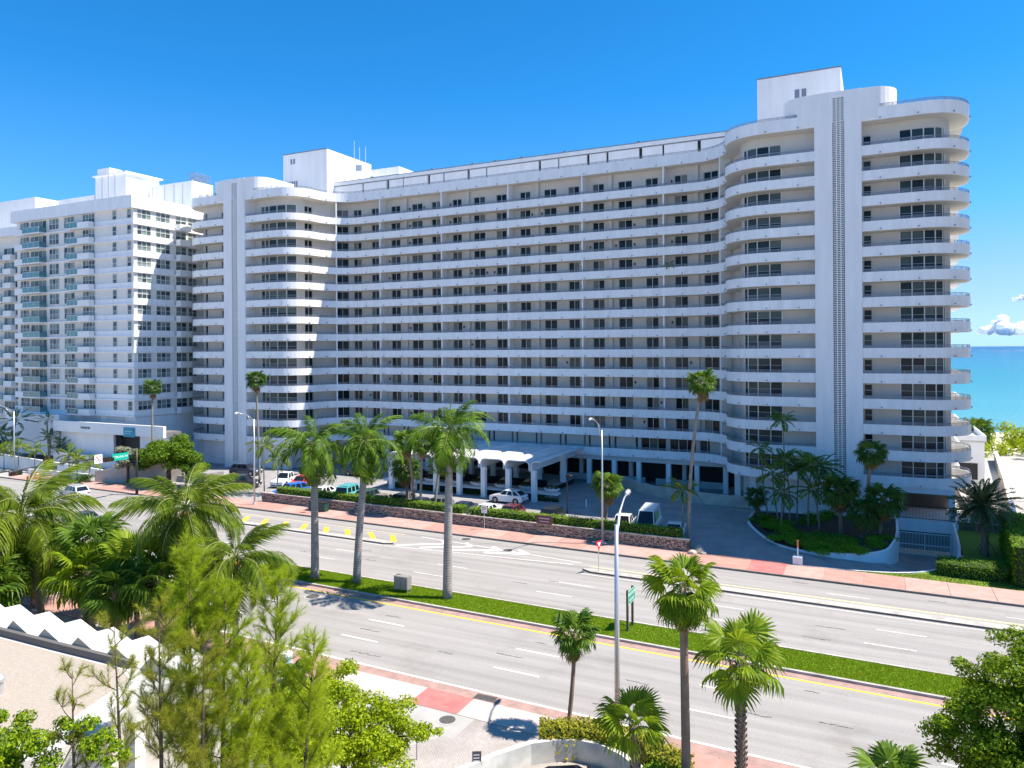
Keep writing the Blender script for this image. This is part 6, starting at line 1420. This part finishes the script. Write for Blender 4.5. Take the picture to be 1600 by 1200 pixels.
# yield sign
M['sred'] = mat('sign_red', (.60,.02,.05), .45)
t = thing('yield_sign', 'red and white triangular yield sign on the separator nose', 'sign', (-21.2,59.7,.15), -.3)
mb = MB(); mb.tube([(0,0,0),(0,0,2.3)], .035, 6); mb.build('post', M['steel'], t)
mb = MB(); mb.v = [(.04,-.45,2.55),(.04,.45,2.55),(.04,0,1.75),(.07,-.45,2.55),(.07,.45,2.55),(.07,0,1.75)]; mb.f = [(0,2,1)[::-1],(3,5,4),(0,1,4,3),(1,2,5,4),(2,0,3,5)]; mb.m = [0]*5; mb.build('panel', M['sred'], t)
mb = MB(); mb.v = [(.073,-.2,2.43),(.073,.2,2.43),(.073,0,2.04)]; mb.f = [(0,2,1)]; mb.m = [0]; mb.build('inner_triangle', M['white'], t)
t = thing('parking_sign', 'white rectangular sign on a thin pale post at the stone wall', 'sign', (-36.9,68.5,.1))
mb = MB(); mb.tube([(0,0,0),(0,0,2.5)], .03, 6); mb.build('post', M['roofw'], t)
mb = MB(); mb.box(-.33,.33,-.05,-.03,1.75,2.5); mb.build('panel', M['white'], t)
mb = MB(); mb.box(-.25,.25,-.053,-.0505,2.25,2.33); mb.box(-.25,.2,-.053,-.0505,2.1,2.15); stuff(mb.build('print', M['sred'], t))
t = thing('address_plaque', 'dark maroon plaque with two pale lines sitting on the stone wall', 'sign', (-30.3,69.05,1.24))
mb = MB(); mb.box(-.85,.85,-.06,.06,0,.85); mb.build('panel', mat('maroon_plaque', (.12,.05,.05), .6), t)
mb = MB(); mb.box(-.6,.6,-.066,-.0605,.5,.62); mb.box(-.5,.6,-.066,-.0605,.2,.3); stuff(mb.build('print', mat('plaque_print', (.45,.38,.40), .6), t))
# block with marker post at the ramp
t = thing('marker_post', 'white concrete block carrying a white post with an orange head at the ramp mouth', 'post', (-6.2,69.0,.1))
mb = MB(); mb.box(-.38,.38,-.38,.38,0,.7); mb.build('block', M['white2'], t)
mb = MB(); mb.tube([(0,0,.7),(0,0,1.5)], .05, 8); mb.build('post', M['white'], t)
mb = MB(); mb.tube([(0,0,1.5),(0,0,2.1)], .075, 8); mb.build('head', mat('orange_head', (.60,.16,.08), .5), t)
# bins and meter along the wall
M['dkgreen'] = mat('dark_green_plastic', (.015,.06,.05), .45)
for i, x in enumerate((-59.6,-58.3)):
    t = thing('waste_bin', ['left dark green waste container at the stone wall','right dark green waste container at the stone wall'][i], 'bin', (x,68.35,.1), 0, 'waste containers at the stone wall')
    mb = MB(); mb.prism([(-.55,-.35),(.55,-.35),(.6,.35),(-.6,.35)], .1, 1.05); mb.build('body', M['dkgreen'], t); mb = MB(); mb.box(-.62,.62,-.4,.38,1.05,1.14); mb.build('lid', M['trim'], t)
    for xx in (-.45,.45): mb = MB(); mb.tube([(xx-.05,.2,.1),(xx+.05,.2,.1)], .1, 10); mb.build('wheel', M['tyre'], t)
t = thing('parking_meter', 'dark parking pay post standing at the kerb side of the stone wall', 'parking meter', (-58.9,67.3,.1))
mb = MB(); mb.tube([(0,0,0),(0,0,1.7)], .045, 8); mb.build('post', M['steel'], t); mb = MB(); mb.box(-.2,.2,-.14,.14,1.7,2.3); mb.build('head', M['navy'], t); mb = MB(); mb.box(-.12,.12,-.15,-.141,1.95,2.2); mb.build('display', M['carglass'], t)
t = thing('litter_bin', 'pale blue and white litter bin on the near pavement', 'bin', (-31.6,33.7,0))
mb = MB(); mb.lathe([(.36,0),(.38,.85),(.38,.9)], n=14); mb.build('body', mat('blue_white_bin', (.40,.55,.62), .5), t); mb = MB(); mb.lathe([(.4,.9),(.36,1.05),(.16,1.15)], n=14); mb.build('lid', M['white'], t)
t = thing('traffic_barrel', 'orange traffic barrel at the far left corner of the crossing', 'barrel', (-112.5,68.2,.1))
mb = MB(); mb.lathe([(.36,0),(.33,.3),(.3,.65),(.26,1.0)], n=14); mb.build('body', mat('barrel_orange', (.75,.14,.02), .5), t)
for z, r in ((.35,.335),(.7,.305)): mb = MB(); mb.lathe([(r,z),(r-.01,z+.12)], n=14); mb.build('band', M['white'], t)
mb = MB(); mb.lathe([(.09,0),(.09,.9),(.04,1.0)], n=10); tag(mb.build('bollard', M['white'], None, (-31.2,83.6,.02)), 'short white bollard beside the arcade driveway', 'bollard')
def smallsign(label, pos, z0, h, w, hh, rz, c):
    t = thing('notice_sign', label, 'sign', (pos[0],pos[1],z0), rz); mb = MB(); mb.tube([(0,0,0),(0,0,h)], .025, 6); mb.build('post', M['rail'], t)
    mb = MB(); mb.box(-w/2,w/2,-.035,-.015,h-hh,h); mb.build('panel', c, t)
    mb = MB()
    for k in range(3): mb.box(-w*.36,w*.3,-.038,-.0355,h-hh*(.3+.22*k),h-hh*(.22+.22*k))
    stuff(mb.build('print', M['plate'], t))
smallsign('dark notice sign at the left end of the curved white wall', (-15.75,28.4), 0, 1.45, .4, .6, .5, mat('purple_grey_sign', (.10,.07,.09), .6))
smallsign('small blue green sign among the bright bottom tree leaves', (-19.2,28.9), 0, 1.6, .42, .3, .5, mat('bluegreen_sign', (.05,.17,.22), .6))
# traffic signal mast at the crossing
t = thing('traffic_signal', 'dark mast arm with signals, a green street name sign and a no turn sign', 'traffic signal', (-88,66.4,.1))
mb = MB(); mb.tube([(0,0,0),(0,0,6.1)], [.2,.14], 10); mb.build('pole', M['black'], t, smooth=True)
mb = MB(); mb.tube([(0,0,5.2),(0,-6,5.45),(0,-13.5,5.5),(0,-19,5.4)], [.12,.10,.07,.05], 8); mb.build('mast_arm', M['black'], t, smooth=True)
mb = MB(); mb.box(.12,.16,-3.6,-1.3,4.85,5.75); mb.build('street_name_sign', mat('street_sign_green', (.0,.38,.27), .45), t)
link('lettering', text_mesh('COLLINS AV', .38, M['white'], .004), t, (.165,-2.45,5.3), (PI/2,0,PI/2))
mb = MB(); mb.box(.12,.15,-6.0,-4.95,4.85,5.95); mb.build('no_turn_sign', M['white'], t)
mb = MB()
for k in range(16):
    a0, a1 = 2*PI*k/16, 2*PI*(k+1)/16; c = (-5.475,5.4)
    mb.add([(.153,c[0]+.42*math.cos(a0),c[1]+.42*math.sin(a0)),(.153,c[0]+.42*math.cos(a1),c[1]+.42*math.sin(a1)),(.153,c[0]+.34*math.cos(a1),c[1]+.34*math.sin(a1)),(.153,c[0]+.34*math.cos(a0),c[1]+.34*math.sin(a0))], [(0,1,2,3)])
mb.add([(.154,-5.76,5.64),(.154,-5.70,5.70),(.154,-5.19,5.16),(.154,-5.25,5.10)], [(0,1,2,3)]); mb.build('red_ring', M['sred'], t)
mb = MB(); mb.box(.1525,.1535,-5.52,-5.44,5.15,5.45); mb.box(.1525,.1535,-5.66,-5.52,5.40,5.48); mb.build('arrow', M['trim'], t)
def signal(y):
    mb = MB(); mb.box(-.05,.35,y-.65,y+.65,4.9,5.35); h_ = mb.build('signal_head', M['black'], t)
    for i, c in enumerate(((.05,.008,.006),(.05,.035,.004),(.004,.035,.015))):
        m_ = MB(); m_.tube([(.35,y-.42+i*.42,5.12),(.42,y-.42+i*.42,5.12)], .16, 12); sublink('lens', m_.mesh('lens', mat('signal_lens', c, .3)), h_)
signal(-4.1); signal(-11.5); signal(-15.5)
# a walker's scooter sized items in the lot: trolley
t = thing('luggage_trolley', 'small pale luggage trolley standing between the parked cars', 'trolley', (-56.9,76.9,.03))
mb = MB(); mb.box(-.5,.5,-.3,.3,.2,.27); mb.build('deck', M['beigew'], t)
for x in (-.45,.45): mb = MB(); mb.tube([(x,-.25,.25),(x,-.25,1.4),(x,.25,1.4),(x,.25,.25)], .025, 6); mb.build('hoop', M['steel'], t)
for x in (-.4,.4):
    for y in (-.22,.22): mb = MB(); mb.tube([(x,y-.03,.1),(x,y+.03,.1)], .1, 8); mb.build('wheel', M['tyre'], t)

# a few chairs, tables and plants standing on the balconies of the long facade
def chairmesh():
    mb = MB(); mb.box(-.28,.28,-.28,.28,.38,.44); mb.box(-.28,.28,.24,.3,.44,1.25)
    for x in (-.25,.25):
        for y in (-.25,.25): mb.box(x-.025,x+.025,y-.025,y+.025,0,.38)
    return mb
def tablemesh():
    mb = MB(); mb.lathe([(.55,1.08),(.55,1.12)], n=12); mb.tube([(0,0,0),(0,0,1.08)], .05, 6); mb.lathe([(.3,0),(.3,.04)], n=10); return mb
cm = chairmesh().mesh('balcony_chair', M['trim']); cmw = chairmesh().mesh('balcony_chair', M['white']); tm_ = tablemesh().mesh('balcony_table', mat('orange_table_top', (.45,.16,.07), .6)); tmw = tablemesh().mesh('balcony_table', M['white'])
ords = ['top','second','third','fourth','fifth','sixth','seventh','eighth','ninth','tenth','eleventh','twelfth','thirteenth']
bays = ['first','second','third','fourth','fifth','sixth']
for nm, me, k, b_, u, lb in (('balcony_chair',cm,2,3,-45.0,'dark chair'),('balcony_chair',cm,5,2,-57.2,'dark chair'),('balcony_table',tm_,7,1,-69.0,'orange topped table'),('balcony_chair',cmw,6,4,-31.4,'white chair'),('balcony_chair',cm,9,3,-42.0,'dark chair'),('balcony_table',tmw,9,4,-33.9,'white table'),('balcony_chair',cm,9,3,-46.9,'dark chair'),('balcony_chair',cm,11,3,-40.8,'dark chair'),('balcony_chair',cmw,4,1,-64.2,'white chair'),('balcony_table',tmw,2,5,-21.9,'white table'),('balcony_chair',cm,7,5,-22.6,'dark chair'),('balcony_chair',cm,3,2,-58.9,'dark chair')):
    extra = ', right one' if u in (-42.0,) else ''
    tag(link(nm, me, None, (u, 99.6, FL(k)), (0,0,.4+k)), f'{lb} on the {ords[k]} balcony level from the top, {bays[b_]} bay{extra}', 'chair' if 'chair' in nm else 'table', 'furniture on the balconies')
